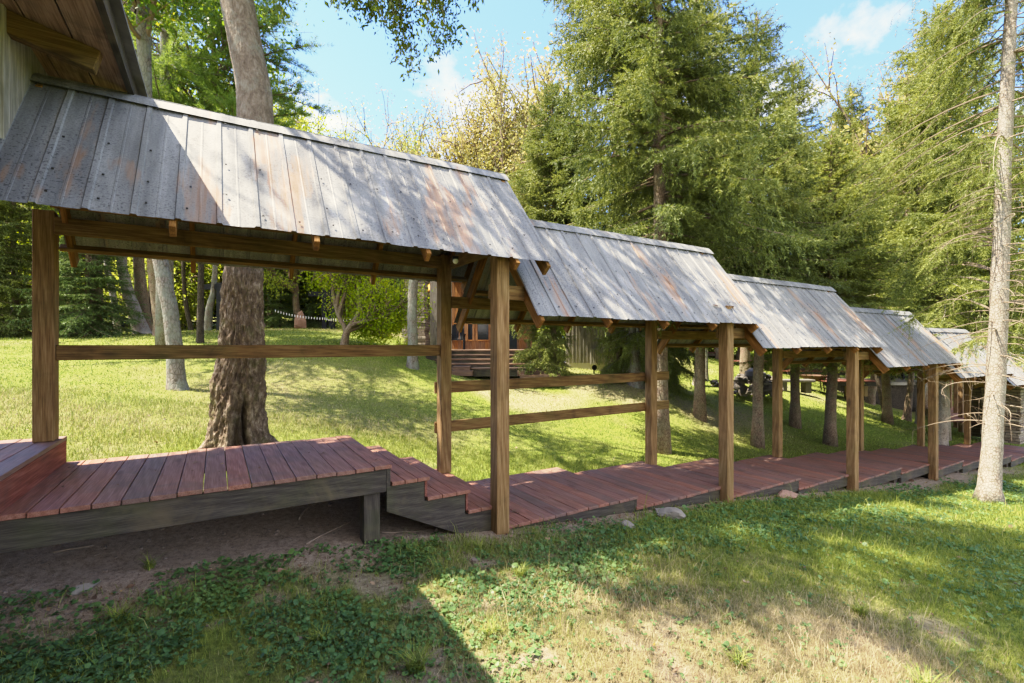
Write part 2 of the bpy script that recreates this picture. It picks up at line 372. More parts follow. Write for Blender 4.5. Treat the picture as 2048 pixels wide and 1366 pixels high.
# ------------------------------------------------------------------ world, sun, camera
SUNT = np.array([.45, -.21, -1.0]); SUNT /= np.linalg.norm(SUNT)
elev = math.asin(-SUNT[2]); az_dir = math.atan2(-SUNT[0], -SUNT[1])      # compass bearing of the sun from +Y
W = bpy.data.worlds.new('World'); SC.world = W; W.use_nodes = True
t = W.node_tree; t.nodes.clear()
o = t.nodes.new('ShaderNodeOutputWorld'); bg = t.nodes.new('ShaderNodeBackground'); sky = t.nodes.new('ShaderNodeTexSky')
sky.sky_type = 'NISHITA'; sky.sun_disc = False; sky.sun_elevation = elev; sky.sun_rotation = az_dir % (2 * PI)
sky.air_density = 1.0; sky.dust_density = .8; sky.ozone_density = 1.4; sky.altitude = 200
tc = t.nodes.new('ShaderNodeTexCoord'); sp = t.nodes.new('ShaderNodeSeparateXYZ'); t.links.new(tc.outputs['Generated'], sp.inputs[0])
def wm(op, a, b):
    nd = t.nodes.new('ShaderNodeMath'); nd.operation = op
    for i, v in ((0, a), (1, b)):
        if isinstance(v, bpy.types.NodeSocket): t.links.new(v, nd.inputs[i])
        else: nd.inputs[i].default_value = v
    return nd.outputs[0]
den = wm('ADD', wm('MAXIMUM', sp.outputs[2], 0.0), .22)
cb = t.nodes.new('ShaderNodeCombineXYZ'); t.links.new(wm('DIVIDE', sp.outputs[0], den), cb.inputs[0]); t.links.new(wm('DIVIDE', sp.outputs[1], den), cb.inputs[1])
nz = t.nodes.new('ShaderNodeTexNoise'); t.links.new(cb.outputs[0], nz.inputs['Vector']); nz.inputs['Scale'].default_value = 1.9; nz.inputs['Detail'].default_value = 9; nz.inputs['Roughness'].default_value = .56; nz.inputs['Distortion'].default_value = .25
rp = t.nodes.new('ShaderNodeValToRGB'); fwd = wm('ADD', wm('MULTIPLY', sp.outputs[0], FX), wm('MULTIPLY', sp.outputs[1], FY)); bias = wm('MULTIPLY', wm('MAXIMUM', wm('SUBTRACT', .30, fwd), 0.0), .19); t.links.new(wm('ADD', nz.outputs[0], bias), rp.inputs[0]); rp.color_ramp.elements[0].position = .50; rp.color_ramp.elements[1].position = .72  # bias adds unseen cloud behind the camera to make the fill light neutral
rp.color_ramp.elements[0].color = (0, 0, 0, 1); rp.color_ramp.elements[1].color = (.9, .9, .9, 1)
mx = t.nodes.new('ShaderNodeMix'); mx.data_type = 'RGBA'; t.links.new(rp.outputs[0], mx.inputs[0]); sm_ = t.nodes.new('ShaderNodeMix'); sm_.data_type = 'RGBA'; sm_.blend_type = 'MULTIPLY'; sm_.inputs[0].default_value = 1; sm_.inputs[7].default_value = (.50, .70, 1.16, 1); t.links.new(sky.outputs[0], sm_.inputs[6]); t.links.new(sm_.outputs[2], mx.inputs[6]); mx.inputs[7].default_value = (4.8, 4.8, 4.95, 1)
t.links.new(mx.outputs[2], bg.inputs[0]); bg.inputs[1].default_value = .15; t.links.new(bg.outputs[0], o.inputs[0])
sl = bpy.data.lights.new('sun', 'SUN'); sl.energy = 5.0; sl.angle = math.radians(.5); sl.color = (1, .95, .86)
so = bpy.data.objects.new('sun', sl); COL.objects.link(so)
from mathutils import Vector, Matrix
so.rotation_euler = Vector(SUNT).to_track_quat('-Z', 'Y').to_euler(); so.location = (0, 0, 30)
cd = bpy.data.cameras.new('camera'); co = bpy.data.objects.new('camera', cd); COL.objects.link(co)
cd.sensor_width = 36; cd.lens = F / 2048 * 36; cd.shift_y = 7 / 2048; cd.clip_end = 2000; cd.clip_start = .05
co.location = (0, 0, CZ); co.rotation_euler = (PI / 2, 0, math.atan2(-FX, FY)); SC.camera = co
SC.view_settings.view_transform = 'Standard'; SC.view_settings.look = 'None'; SC.view_settings.exposure = 0; SC.view_settings.gamma = 1.0
SC.view_settings.use_curve_mapping = True
_cm = SC.view_settings.curve_mapping; _c = _cm.curves[3]
for _x, _y in ((.008, .034), (.025, .128), (.05, .265), (.10, .50), (.18, .77), (.34, .945)): _c.points.new(_x, _y)
_cm.update()
SC.view_settings.use_white_balance = True; SC.view_settings.white_balance_temperature = 7150; SC.view_settings.white_balance_tint = 8
SC.cycles.max_bounces = 8; SC.cycles.transmission_bounces = 6; SC.cycles.transparent_max_bounces = 8; SC.cycles.diffuse_bounces = 4
SC.cycles.use_denoising = True

# ================================================================== GROUND
def axis_pts(lo, hi, d0, centre_lo, centre_hi, k=1.12):
    p = list(np.arange(centre_lo, centre_hi + 1e-6, d0)); d = d0; x = p[-1]
    while x < hi: d *= k; x += d; p.append(x)
    d = d0; x = p[0]
    while x > lo: d *= k; x -= d; p.insert(0, x)
    return np.array(p)
gxs = axis_pts(-400, 500, .07, -2.5, 8); gys = axis_pts(-300, 600, .07, .2, 7.5)
GX, GY = np.meshgrid(gxs, gys, indexing='ij')
_Z = gz(GX, GY)
rr = np.hypot(GX, GY); bl = sm(110, 200, rr); _Z = _Z * (1 - bl) + np.clip(_Z, -3, 6) * bl
_Z = _Z + bump(GX, GY) * (1 - sm(30, 60, rr))
g = MB(); g.grid(np.stack([GX, GY, _Z], -1)); V, Fa = g.data()
me = mesh_np('ground', V, Fa, {'dirt': dirt_mask(V[:, 0], V[:, 1]), 'dry': dry_mask(V[:, 0], V[:, 1])}, smooth=True)
k = NT('lawn_and_soil'); v = k.obj()
at_d = k.n('Attribute', attribute_name='dirt').outputs['Fac']; at_y = k.n('Attribute', attribute_name='dry').outputs['Fac']
n1 = k.noise(v, 22, 8, .7); n2 = k.noise(v, 2.1, 5, .6); n3 = k.noise(v, 120, 3, .7)
grass = k.ramp(n1, [(.3, (.05, .075, .015)), (.5, (.14, .18, .03)), (.7, (.25, .28, .055))])
dryc = k.ramp(n1, [(.3, (.14, .10, .055)), (.55, (.27, .20, .115)), (.75, (.40, .31, .19))])
soil = k.ramp(k.math('ADD', k.math('MULTIPLY', n1, .6), k.math('MULTIPLY', n3, .4)), [(.32, (.10, .072, .048)), (.48, (.29, .215, .15)), (.64, (.46, .36, .265))])
c = k.mix(k.math('ADD', k.math('MULTIPLY', at_y, .8), k.math('MULTIPLY', k.ramp(n2, [(.45, 0.), (.7, 1.)]), .25)), grass, dryc)
c = k.mix(at_d, c, soil)
k.end(k.bsdf(c, .95, 0, k.bump(k.math('ADD', n1, n3), .8, .03), .1))
ground = tag(link('ground', me, k.m), 'gently sloping lawn with bare brown soil beside the walkway', 'ground', kind='structure')

# grass blades -------------------------------------------------------
def in_frame(x, y, z, m=60):
    px, py, tt = cam_uvt(np.stack([x, y, z], -1))
    return (tt > .3) & (px > -m) & (px < 2048 + m) & (py < 1366 + m * 2)
def scatter(tmin, tmax, dens, seed):
    r = np.random.default_rng(seed)
    area = (tmax ** 2 - tmin ** 2) * (2048 + 800) / F / 2
    n = int(area * dens)
    tt = np.sqrt(r.uniform(tmin ** 2, tmax ** 2, n)); u = r.uniform(-(1024 + 400) / F, (1024 + 400) / F, n)
    return FX * tt + RX * u * tt, FY * tt + RY * u * tt, tt, r
def make_grass():
    Vs, Dr = [], []; Fs = []; base = 0
    bands = [(1.1, 1.7, 5000, .042, .0028), (1.7, 3.2, 9000, .042, .0028), (3.2, 5.2, 5200, .044, .0038), (5.2, 8.5, 2000, .052, .0064), (8.5, 14, 700, .030, .011), (14, 26, 200, .034, .022), (26, 48, 45, .045, .045)]
    for bi, (t0, t1, dens, hh, ww) in enumerate(bands):
        x, y, tt, r = scatter(t0, t1, dens, 100 + bi)
        d = dirt_mask(x, y); dry = dry_mask(x, y)
        cl = fbm(x * 2.6, y * 2.6, oct=3, seed=55)
        keep = r.random(len(x)) > np.clip(d * 1.15 + (.35 - cl) * 1.2 * (tt < 9), 0, 1)
        left = (x < 1.3) & (y < 4.2) & (y > 0); keep &= ~(left & (r.random(len(x)) < .55))
        keep &= ~((y > 4.15) & (y < 5.75) & (x < 19))
        x, y, dry, cl, tt = x[keep], y[keep], dry[keep], cl[keep], tt[keep]; n = len(x)
        z = gfast(x, y) - .004
        h = hh * r.lognormal(0, .38, n) * (.55 + .9 * cl); tall = (r.random(n) < .012) & (tt < 9); h = np.where(tall, h * 2.8, h)
        w = ww * r.uniform(.7, 1.4, n)
        a = r.uniform(0, 2 * PI, n); b = r.uniform(0, 2 * PI, n); lean = r.uniform(.1, .95, n) * h
        P = np.stack([x, y, z], -1); S = np.stack([np.cos(a), np.sin(a), np.zeros(n)], -1) * w[:, None] / 2
        L = np.stack([np.cos(b), np.sin(b), np.zeros(n)], -1)
        mid = P + L * (lean * .35)[:, None] + np.array([0, 0, 1]) * (h * .6)[:, None]
        tip = P + L * lean[:, None] + np.array([0, 0, 1]) * (h * np.where(tall, .9, .95))[:, None]
        V = np.stack([P - S, P + S, mid + S * .7, mid - S * .7, tip], 1).reshape(-1, 3)
        i = np.arange(n) * 5 + base
        Fs.append((np.stack([i, i + 1, i + 2, i + 3], -1), np.stack([i + 3, i + 2, i + 4], -1)))
        dr = np.clip(dry + r.normal(0, .22, n), 0, 1)
        Vs.append(V); Dr.append(np.repeat(dr, 5)); base += n * 5
    return mesh_np('lawn_grass', np.concatenate(Vs), [np.concatenate([f[0] for f in Fs]), np.concatenate([f[1] for f in Fs])], {'dry': np.concatenate(Dr)})
k = NT('grass_blades'); ad = k.n('Attribute', attribute_name='dry').outputs['Fac']; gg = k.geo(); ri = gg.outputs['Random Per Island']
nn = k.noise(gg.outputs['Position'], .9, 4, .6)
gc = k.ramp(k.math('ADD', k.math('MULTIPLY', ri, .5), k.math('MULTIPLY', nn, .5)), [(.15, (.07, .125, .018)), (.5, (.195, .235, .045)), (.85, (.37, .38, .085))])
dc = k.ramp(ri, [(.0, (.25, .20, .09)), (.5, (.42, .33, .19)), (1, (.60, .48, .30))])
c = k.mix(k.ramp(ad, [(.3, 0.), (.75, 1.)]), gc, dc)
b1 = k.bsdf(c, .55, 0, None, .25); b2 = k.n('BsdfTranslucent', {'Color': c}).outputs[0]
M['grass'] = k.end(k.n('MixShader', {0: .35, 1: b1, 2: b2}).outputs[0])
tag(link('grass', make_grass(), M['grass']), 'short lawn grass, green and dry tan, dappled with light', 'grass', kind='stuff')

# clover and creeping weeds ------------------------------------------
def leaf_mesh(name, C, nrm_tilt, size, r, shape='round', fold=.15):
    n = len(C); a = r.uniform(0, 2 * PI, n)
    up = np.stack([r.normal(0, nrm_tilt, n), r.normal(0, nrm_tilt, n), np.ones(n)], -1); up /= np.linalg.norm(up, axis=1)[:, None]
    d = np.stack([np.cos(a), np.sin(a), np.zeros(n)], -1); d -= up * (d * up).sum(1)[:, None]; d /= np.linalg.norm(d, axis=1)[:, None]
    s = np.cross(up, d); sz = size[:, None]
    if shape == 'round': prof = [(0, 0), (.35, .42), (.75, .45), (1, .12), (1, -.12), (.75, -.45), (.35, -.42)]
    else: prof = [(0, 0), (.3, .26), (.62, .24), (1, 0), (.62, -.24), (.3, -.26)]
    V = np.stack([C + d * sz * p + s * sz * q + up * sz * fold * abs(q) for p, q in prof], 1).reshape(-1, 3); kk = len(prof)
    return V, (np.arange(n) * kk)[:, None] + np.arange(kk)[None]
def make_clover():
    Vs, Fs = [], []; base = 0
    for bi, (t0, t1, dens, sz) in enumerate([(1.1, 3.4, 2600, .019), (3.4, 5.6, 1800, .021), (5.6, 11, 400, .030)]):
        x, y, tt, r = scatter(t0, t1, dens, 300 + bi)
        n0 = fbm(x * 1.5, y * 1.5, oct=4, seed=61); left = 1 - sm(.9, 1.9, x); band = sm(2.4, 3.2, y) * (1 - sm(4.0, 4.2, y)); rgt = sm(4.5, 6.5, x) * (y < 4.2)
        p = np.clip((n0 - .33) * 4.0, 0, 1) * np.clip(left * 1.0 + band * .6 + rgt * .22 + .05, 0, 1) * (y < 4.25) * (1 - dirt_mask(x, y) * .6)
        keep = r.random(len(x)) < p; x, y = x[keep], y[keep]; n = len(x)
        z = gfast(x, y) + r.uniform(.004, .038, n)
        C = np.repeat(np.stack([x, y, z], -1), 3, 0) + r.normal(0, .006, (n * 3, 3)) * np.array([1, 1, .5])
        V, Fm = leaf_mesh('c', C, .38, sz * r.lognormal(0, .35, n * 3), r)
        Vs.append(V); Fs.append(Fm + base); base += len(V)
    return mesh_np('clover', np.concatenate(Vs), [np.concatenate(Fs)])
tag(link('ground_cover', make_clover(), M['clover']), 'low clover and violet leaves creeping over shaded soil', 'ground cover', kind='stuff')
def make_litter():
    Vs, Fs = [], []; base = 0
    for bi, (t0, t1, dens, sz) in enumerate([(1.7, 4.0, 420, .018), (4.0, 7, 300, .022), (7, 18, 9, .045)]):
        x, y, tt, r = scatter(t0, t1, dens, 400 + bi)
        dm = dirt_mask(x, y); keep = r.random(len(x)) < np.clip(dm * .9 + .10, 0, 1); keep &= ~((y > 4.16) & (y < 5.8))
        x, y = x[keep], y[keep]; n = len(x)
        C = np.stack([x, y, gfast(x, y) + r.uniform(.003, .018, n)], -1)
        V, Fm = leaf_mesh('c', C, .55, sz * r.lognormal(0, .4, n), r, 'pointed', .4); Vs.append(V); Fs.append(Fm + base); base += len(V)
    r = np.random.default_rng(444)
    for a, b_, z in [(-1.1, 1.3, .752)] * 2 + [(2.5, 4.3, -.018), (4.3, 6.05, -.15), (6.1, 7.9, -.32), (7.9, 9.7, -.485)]:
        n = 26; C = np.stack([r.uniform(a, b_, n), 5.75 - 1.55 * r.random(n) ** 1.3, np.full(n, z + .006)], -1)
        V, Fm = leaf_mesh('c', C, .2, .022 * r.lognormal(0, .5, n), r, 'pointed', .25); Vs.append(V); Fs.append(Fm + base); base += len(V)
    return mesh_np('litter', np.concatenate(Vs), [np.concatenate(Fs)])
tag(link('leaf_litter', make_litter(), M['litter']), 'brown and yellow fallen leaves scattered over the ground', 'fallen leaves', kind='stuff')
# gravel / clods on the soil
def rock_mesh(r, n=1, sub=8, sx=1, sy=1, sz=.6, rough=.35, flat=0):
    th = np.linspace(0, PI, sub + 1); ph = np.arange(sub * 2) / (sub * 2) * 2 * PI
    T, Ph = np.meshgrid(th, ph, indexing='ij'); D = np.stack([np.sin(T) * np.cos(Ph), np.sin(T) * np.sin(Ph), np.cos(T)], -1)
    s = r.uniform(0, 100); q = fbm(D[..., 0] * 1.5 + s, D[..., 1] * 1.5, D[..., 2] * 1.5 + 9, 3, 5)
    # facet the stone with a few cutting planes
    R = np.full(T.shape, 1.0)
    for _ in range(10):
        nn = r.normal(0, 1, 3); nn /= np.linalg.norm(nn); dd = r.uniform(.42, .78); c = (D * nn).sum(-1)
        R = np.minimum(R, np.where(c > .05, dd / np.maximum(c, .05), 9))
    q2 = fbm(D[..., 0] * 6 + s, D[..., 1] * 6, D[..., 2] * 6, 2, 15); R = R * (1 + (q - .5) * rough + (q2 - .5) * .14); return D * R[..., None] * np.array([sx, sy, sz])
def rock_mb(mb, r, c, s, sub=6, dims=(1, .8, .6), rz=None, rough=.35):
    V = rock_mesh(r, sub=sub, sx=dims[0] * s, sy=dims[1] * s, sz=dims[2] * s, rough=rough); a = r.uniform(0, 6.28) if rz is None else rz
    ca, sa = math.cos(a), math.sin(a); X = V[..., 0] * ca - V[..., 1] * sa; Y = V[..., 0] * sa + V[..., 1] * ca
    V = np.stack([X, Y, V[..., 2]], -1) + np.array(c); V = np.concatenate([V, V[:, :1]], 1); mb.grid(V)
r = np.random.default_rng(5); gm = MB()
x, y, tt, _r = scatter(2.2, 6.5, 150, 450); dm = dirt_mask(x, y); kp = _r.random(len(x)) < dm * .9
for a, b in list(zip(x[kp], y[kp]))[:2600]:
    rock_mb(gm, r, (a, b, float(gfast(np.array([a]), np.array([b]))[0])), r.lognormal(math.log(.0085), .65), 3)
M['gravel'] = simple('brown_gravel', (.19, .145, .11), .95, 0, .6, 9, .1, .4)
tag(gm.build('gravel', M['gravel'], smooth=False), 'small pale stones and clods strewn on bare soil', 'gravel', kind='stuff')

def stone(px, py, t, s, dims, label, mat='stone', group='stones lying on the grass', rz=None, sub=12):
    rr_ = np.random.default_rng(int(px * 7 + py)); p = at(px, py, t); z = g1(p[0], p[1]); mb = MB(); rock_mb(mb, rr_, (p[0], p[1], z + s * dims[2] * .35), s, sub, dims, rz, .25)
    V, Fa = mb.data((p[0], p[1], z)); me = mesh_np('stone', V, Fa); ob = link('stone', me, M[mat]); ob.location = (p[0], p[1], z); return tag(ob, label, 'stone', group)
stone(1335, 1013, 5.6, .20, (1, .8, .5), 'pale angular fieldstone wedged against the deck edge, largest of the loose stones', sub=14)
stone(1252, 1030, 5.2, .11, (1.2, .6, .45), 'low brown stone beside the end of the first lower deck')
stone(1568, 1000, 7.3, .19, (1.3, .7, .4), 'flat pinkish stone under the gap between two grey deck frames', 'redstone')
stone(180, 1325, 2.75, .055, (1, 1, .6), 'rounded tan stone in clover near the bottom left', 'redstone')
stone(170, 1240, 3.2, .085, (1.2, .7, .35), 'flat grey stone slab lying in dark clover')
stone(560, 1165, 3.6, .05, (1, .7, .4), 'small reddish stone in clover ahead of the leg', 'redstone')
stone(250, 1094, 4.3, .055, (1.1, .8, .6), 'small buff stone on bare soil below the near deck')
stone(28, 1130, 4.1, .08, (1.2, .8, .35), 'pale flat rock on bare soil at the left edge')
stone(1093, 1063, 4.6, .05, (1, .7, .6), 'small pinkish stone at the foot of the lower deck', 'redstone')
stone(110, 1150, 3.9, .07, (1.3, .7, .4), 'broad tan rock half sunk in the bare soil')

# ================================================================== WALKWAY
YN, YF_ = 4.17, 5.75
def deck(name, x0, x1, z, label, group, near_trim=0.0, planks=None, pitch=.152, rim=True, rimh=.17, yn=YN, yf=YF_, legs=()):
    r = np.random.default_rng(int((x0 + 50) * 31)); T = thing(name, ((x0 + x1) / 2, yn, z - .2), label, 'deck', group)
    mb = MB(); n = max(1, round((x1 - x0) / pitch)); p = (x1 - x0) / n
    for i in range(n):
        a = x0 + i * p + .003; b = x0 + (i + 1) * p - .003; j = r.normal(0, .004); dz = r.normal(0, .0016)
        mb.box(a, b, yn - .02 + j, yf + .02 + r.normal(0, .006), z - .034 + dz, z + dz)
    mb.build('deck_boards', M['deck'], T, bevel=.003)
    m = MB(); m.box(x0 + .02, x1 - .045, yn, yn + .038, z - .036 - rimh, z - .036); m.build('rim_joist', M['grey_x'], T, bevel=.003)
    m = MB(); m.box(x0 + .02, x1 - .045, yf - .038, yf, z - .036 - rimh, z - .036); m.build('rim_joist', M['grey_x'], T)
    m = MB(); m.box(x1 - .043, x1 - .006, yn + .001, yf - .001, z - .036 - rimh, z - .036); m.build('end_joist', M['grey_y'], T, bevel=.003)
    for lx, ly in legs:
        m = MB(); zb = g1(lx, ly) - .1; m.box(lx - .07, lx + .07, ly, ly + .14, zb, z - .037 - rimh - .001); m.build('support_post', M['grey_z'], T, bevel=.004)
    return T
GD = 'red stained deck platforms stepping down under the roofs'
Z1 = .752
deck('deck_platform', -1.17, 1.31, Z1, 'raised red stained deck at the near end, its grey frame standing on posts', GD, legs=[(1.15, 4.2), (-1.3, 4.2), (1.15, 5.5), (-1.3, 5.5)], rimh=.2)
T = deck('deck_platform', -2.6, -1.14, .985, 'highest deck step at the left edge with a red riser below the corner post', GD, rimh=.12)
m = MB(); m.box(-1.165, -1.145, YN - .01, YF_ + .01, Z1 + .001, .985 - .036); m.build('riser_board', M['riser'], T, bevel=.002)
m = MB(); m.box(-2.6, -1.17, YN - .022, YN - .003, Z1 + .0, .985 - .036); m.build('side_board', M['riser_x'], T)
specs = [(2.46, 4.30, -.018), (4.30, 6.07, -.15), (6.07, 7.91, -.32), (7.91, 9.79, -.485), (9.79, 11.7, -.655), (11.7, 13.4, -.76), (13.4, 15.1, -.935), (15.1, 16.95, -1.05), (16.95, 18.8, -1.245), (18.8, 20.7, -1.40), (20.7, 22.6, -1.55)]
names = ['first lower deck platform at the foot of the red steps', 'second lower deck platform ending at the second front post', 'deck platform just past the second front post, a flat stone under its end',
         'deck platform ending at the third front post', 'deck platform starting right past the third front post', 'deck platform ending at the fourth front post', 'deck platform starting past the fourth front post',
         'small looking deck platform behind the pale leaning trunk', 'deck platform right of the pale leaning trunk', 'deck platform leading to the stone pillar', 'last deck platform beside the stone pillar']
for (a, b, z), nm in zip(specs, names):
    deck('deck_platform', a, b + .03, z, nm, GD, legs=[(b - .09, YN + .05)] if a > 5 else [])
# steps
T = thing('deck_steps', (1.9, YN, 0), 'three short red stained steps joining the raised deck to the lower deck', 'steps')
tz = [(1.31, 1.665, .597), (1.64, 2.08, .412), (2.055, 2.47, .215)]
for i, (a, b, z) in enumerate(tz):
    mb = MB(); n = 3; p = (b - a) / n
    for q in range(n): mb.box(a + q * p + .002, a + (q + 1) * p - .003, YN - .02, YF_ + .02, z - .034, z)
    mb.build('tread', M['deck'], T, bevel=.003)
    if i < 3:
        zl = tz[i + 1][2] if i < 2 else -.018
        m = MB(); m.box(b - .045, b - .022, YN - .004, YF_ + .004, zl + .001, z - .036); m.build('riser_board', M['riser'], T)
m = MB()
poly = [(1.27, .561), (1.62, .561), (1.62, .376), (2.03, .376), (2.03, .179), (2.45, .179), (2.45, -.04), (2.12, -.04), (1.93, .02), (1.27, .34)]
for y0 in (YN, YF_ - .04):
    m = MB(); m.prism([(a, b) for a, b in poly], y0, y0 + .038, axis=1); m.build('stringer', M['grey_x'], T, bevel=.003)

# canopies
XS = [(-2.6, 2.87), (2.68, 6.60), (6.48, 10.42), (10.35, 14.1), (14.0, 17.8), (17.7, 21.4), (21.3, 25.0)]
RZ = [3.78, 3.30, 2.935, 2.57, 2.21, 1.86, 1.52]; EZ = [2.63, 2.09, 1.765, 1.40, 1.07, .73, .39]
YR, YE, YE2 = 4.86, 3.89, 5.86
NXP = [2.383 + 3.6 * i for i in range(6)]; FXP = [-1.24, 2.42, 6.10, 9.78, 13.3, 16.95, 20.6]
GC = 'tin roofed sections of the covered walkway'
def roof_sheet(x0, x1, side, zr, ze, seed):
    r = np.random.default_rng(seed); y_e = YE if side == 0 else YE2; L = math.hypot(y_e - YR, zr - ze)
    dy, dz = (y_e - YR) / L, (ze - zr) / L; ny, nz_ = (dz, -dy) if side == 0 else (-dz, dy)
    if nz_ < 0: ny, nz_ = -ny, -nz_
    mb = MB(); pitch = .236; xs = []; hs = []
    x = x0
    while x < x1 - .02:
        for a, h in ((0, 0), (.007, .012), (.035, .012), (.042, 0), (.134, 0), (.137, .002), (.147, .002), (.150, 0)):
            if x + a <= x1: xs.append(x + a); hs.append(h)
        x += pitch
    xs.append(x1); hs.append(0)
    xs = np.array(xs); hs = np.array(hs); ss = np.linspace(-.02, L, 9)
    XX, SS = np.meshgrid(xs, ss, indexing='ij'); H = hs[:, None] + (fbm(XX * 1.3, SS * 2, oct=2, seed=seed) - .5) * .022
    panel = np.floor((XX - x0) / .944).astype(int); jit = (np.array([_hash(np.int64(q), np.int64(seed), np.int64(1), 3) for q in range(20)]) - .5) * .03
    SS2 = SS + jit[np.clip(panel, 0, 19)] * (SS / L); SS2 = SS2 + (SS == L) * (fbm(XX * 6, SS, oct=2, seed=seed + 4) - .5) * .012
    Y = YR + dy * SS2 + ny * H; Z = zr + dz * SS2 + nz_ * H
    mb.grid(np.stack([XX, Y, Z], -1))
    sc = MB()
    for sx in np.arange(x0 + .07, x1, pitch):
        for s_ in (.14, .5 * L, L - .13, L * .76):
            if r.random() < .8:
                s0 = s_ + r.normal(0, .012); p = np.array([sx + r.normal(0, .006), YR + dy * s0 + ny * .013, zr + dz * s0 + nz_ * .013])
                sc.bar(p, p + np.array([0, ny, nz_]) * .006, .013, .013, (1, 0, 0))
    return mb, sc, (dy, dz, ny, nz_, L)
sec_words = ['nearest and highest', 'second', 'third', 'fourth', 'fifth', 'sixth', 'farthest']
for i in range(7):
    x0, x1 = XS[i]; zr, ze = RZ[i], EZ[i]
    lab = ['nearest and largest tin roofed walkway section, rust stained, half shaded by the building eave', 'second tin roofed walkway section, a torn patch near its eave, two side rails behind',
           'third tin roofed walkway section with plain smooth grey sheets', 'fourth tin roofed walkway section, partly hidden by a drooping spruce branch', 'fifth tin roofed walkway section, just left of the pale trunk',
           'sixth tin roofed walkway section, behind and right of the pale trunk', 'farthest tin roofed walkway section by the stone pillar'][i]
    T = thing('covered_walkway', ((x0 + x1) / 2, YR, g1((x0 + x1) / 2, YR)), lab, 'covered walkway', GC)
    for side in (0, 1):
        x0 = -1.16 if (i == 0 and side) else XS[i][0]
        mb, scw, (dy, dz, ny, nz_, L) = roof_sheet(x0, x1, side, zr, ze, 10 + i * 2 + side)
        nq = sum(len(f) for f in mb.f[4])
        if side == 0: mb.add(*scw.data())
        sh = mb.build('metal_sheet', M[('roof_n' if i else 'roof_rusty') if side == 0 else 'roof_f'], T)
        if side == 0:
            sh.data.materials.append(M['screw']); mi = np.zeros(len(sh.data.polygons), np.int32); mi[nq:] = 1; sh.data.polygons.foreach_set('material_index', mi)
        # ridge cap flap
        c = MB(); xs = np.linspace(x0 - .015, x1 + .015, 24); ss = np.array([0, .05, .125])
        XX, SS = np.meshgrid(xs, ss, indexing='ij'); H = .026 + .012 * (SS == 0) + (fbm(XX * 2, SS, oct=2, seed=i) - .5) * .012
        c.grid(np.stack([XX, YR + dy * SS + ny * H * (SS > 0), zr + dz * SS + nz_ * H], -1)); c.build('ridge_cap', M['roof_n' if side == 0 else 'roof_f'], T)
        # rafters
        xr = np.arange(x0 + .06 if i else (-2.05 if side == 0 else -1.1), x1 - .03, .9); xr = list(xr) + ([x1 - .06] if x1 - .06 - xr[-1] > .3 else [])
        for q, xx in enumerate(xr):
            if i == 0 and q == 0 and side == 0: continue
            h = .092 if 0 < q < len(xr) - 1 else .125
            a = np.array([xx, YR + ny * 0, zr - .022]); b = np.array([xx, YR + dy * (L + .03), zr + dz * (L + .03) - .022])
            m = MB(); m.bar(a, b, .04, h, (0, ny, nz_), off=-h / 2 - .004); m.build('rafter', M['rafter_n' if side == 0 else 'rafter_f'], T, bevel=.003)
        # purlins on the rafters' undersides
        for s_, hh in ((L - .16, .07), (L * .62, .07))[1 - side:]:
            p = np.array([0, YR + dy * s_ - ny * .145, zr + dz * s_ - .022 - nz_ * .145]); 
            p = np.array([0, YR + dy * s_ - ny * .118, zr + dz * s_ - nz_ * .118 - .02])
            m = MB(); m.bar(p + np.array([x0 + .08 if i else -1.17, 0, 0]), p + np.array([x1 - .1, 0, 0]), .036, hh, (0, ny, nz_)); m.build('purlin', M['cedar_x'], T, bevel=.003)
    # plate beams between the posts
    pb0 = zr - 1.04; pb1 = pb0 + .145
    xa = NXP[i - 1] - .07 if i else -2.55; xb = NXP[i] + .07 if i < 6 else x1
    m = MB(); m.box(xa, xb, 4.192, 4.23, pb0, pb1); m.build('plate_beam', M['cedar_x'], T, bevel=.003)
    xa = FXP[i] + (.068 if i == 0 else -.07); xb = FXP[i + 1] - .072 if i < 6 else x1
    m = MB(); m.box(xa if i == 0 else FXP[i] + .072, xb, 5.49, 5.53, pb0, pb1); m.build('plate_beam', M['cedar_x'], T, bevel=.003)
    # ridge board
    m = MB(); m.box(x0 + .02, x1 - .02, YR - .018, YR + .018, zr - .17, zr - .045); m.build('ridge_board', M['cedar_x'], T)
    # posts at the low end of each section
    if i < 6:
        px_ = NXP[i]; m = MB(); m.box(px_ - .07, px_ + .07, 4.05, 4.19, g1(px_, 4.1) - .15, zr - (.965 if i == 1 else 1.03)); m.build('post', M['post'], T, bevel=.005)
        px_ = FXP[i + 1]; zb = {0: .216}.get(i, None)
        if zb is None: zb = [sp_[2] for sp_ in specs if sp_[0] <= px_ < sp_[1]][0] + .001
        m = MB(); m.box(px_ - .07, px_ + .07, 5.5, 5.64, zb, pb1 + .03); m.build('post', M['post'], T, bevel=.005)
        for bx0, by0, zz_ in ((NXP[i] - .071, 4.12, pb0 + .02), (FXP[i + 1] - .071, 5.57, pb0 + .02)):
            m = MB(); m.tube([(bx0 + .004, by0, zz_), (bx0 - .008, by0, zz_)], .013, 8); m.build('bolt', M['screw'], T)
        # short cross tie between the two posts
        m = MB(); m.box(NXP[i] + .075, NXP[i] + .113, 4.235, 5.485, pb1 - .14, pb1 + .0); m.build('tie_beam', M['cedar_y'], T)
    if i == 0:
        m = MB(); m.box(-1.31, -1.17, 5.5, 5.64, .986, pb1 + .05); m.build('post', M['post'], T, bevel=.005)
        m = MB(); m.box(-1.31, -1.17, 4.05, 4.19, g1(-1.2, 4.1) - .1, pb1); m.build('post', M['post'], T, bevel=.005)
        m = MB(); m.box(-1.168, 2.348, 5.53, 5.568, 1.668, 1.80); m.build('side_rail', M['cedar_x'], T, bevel=.004)
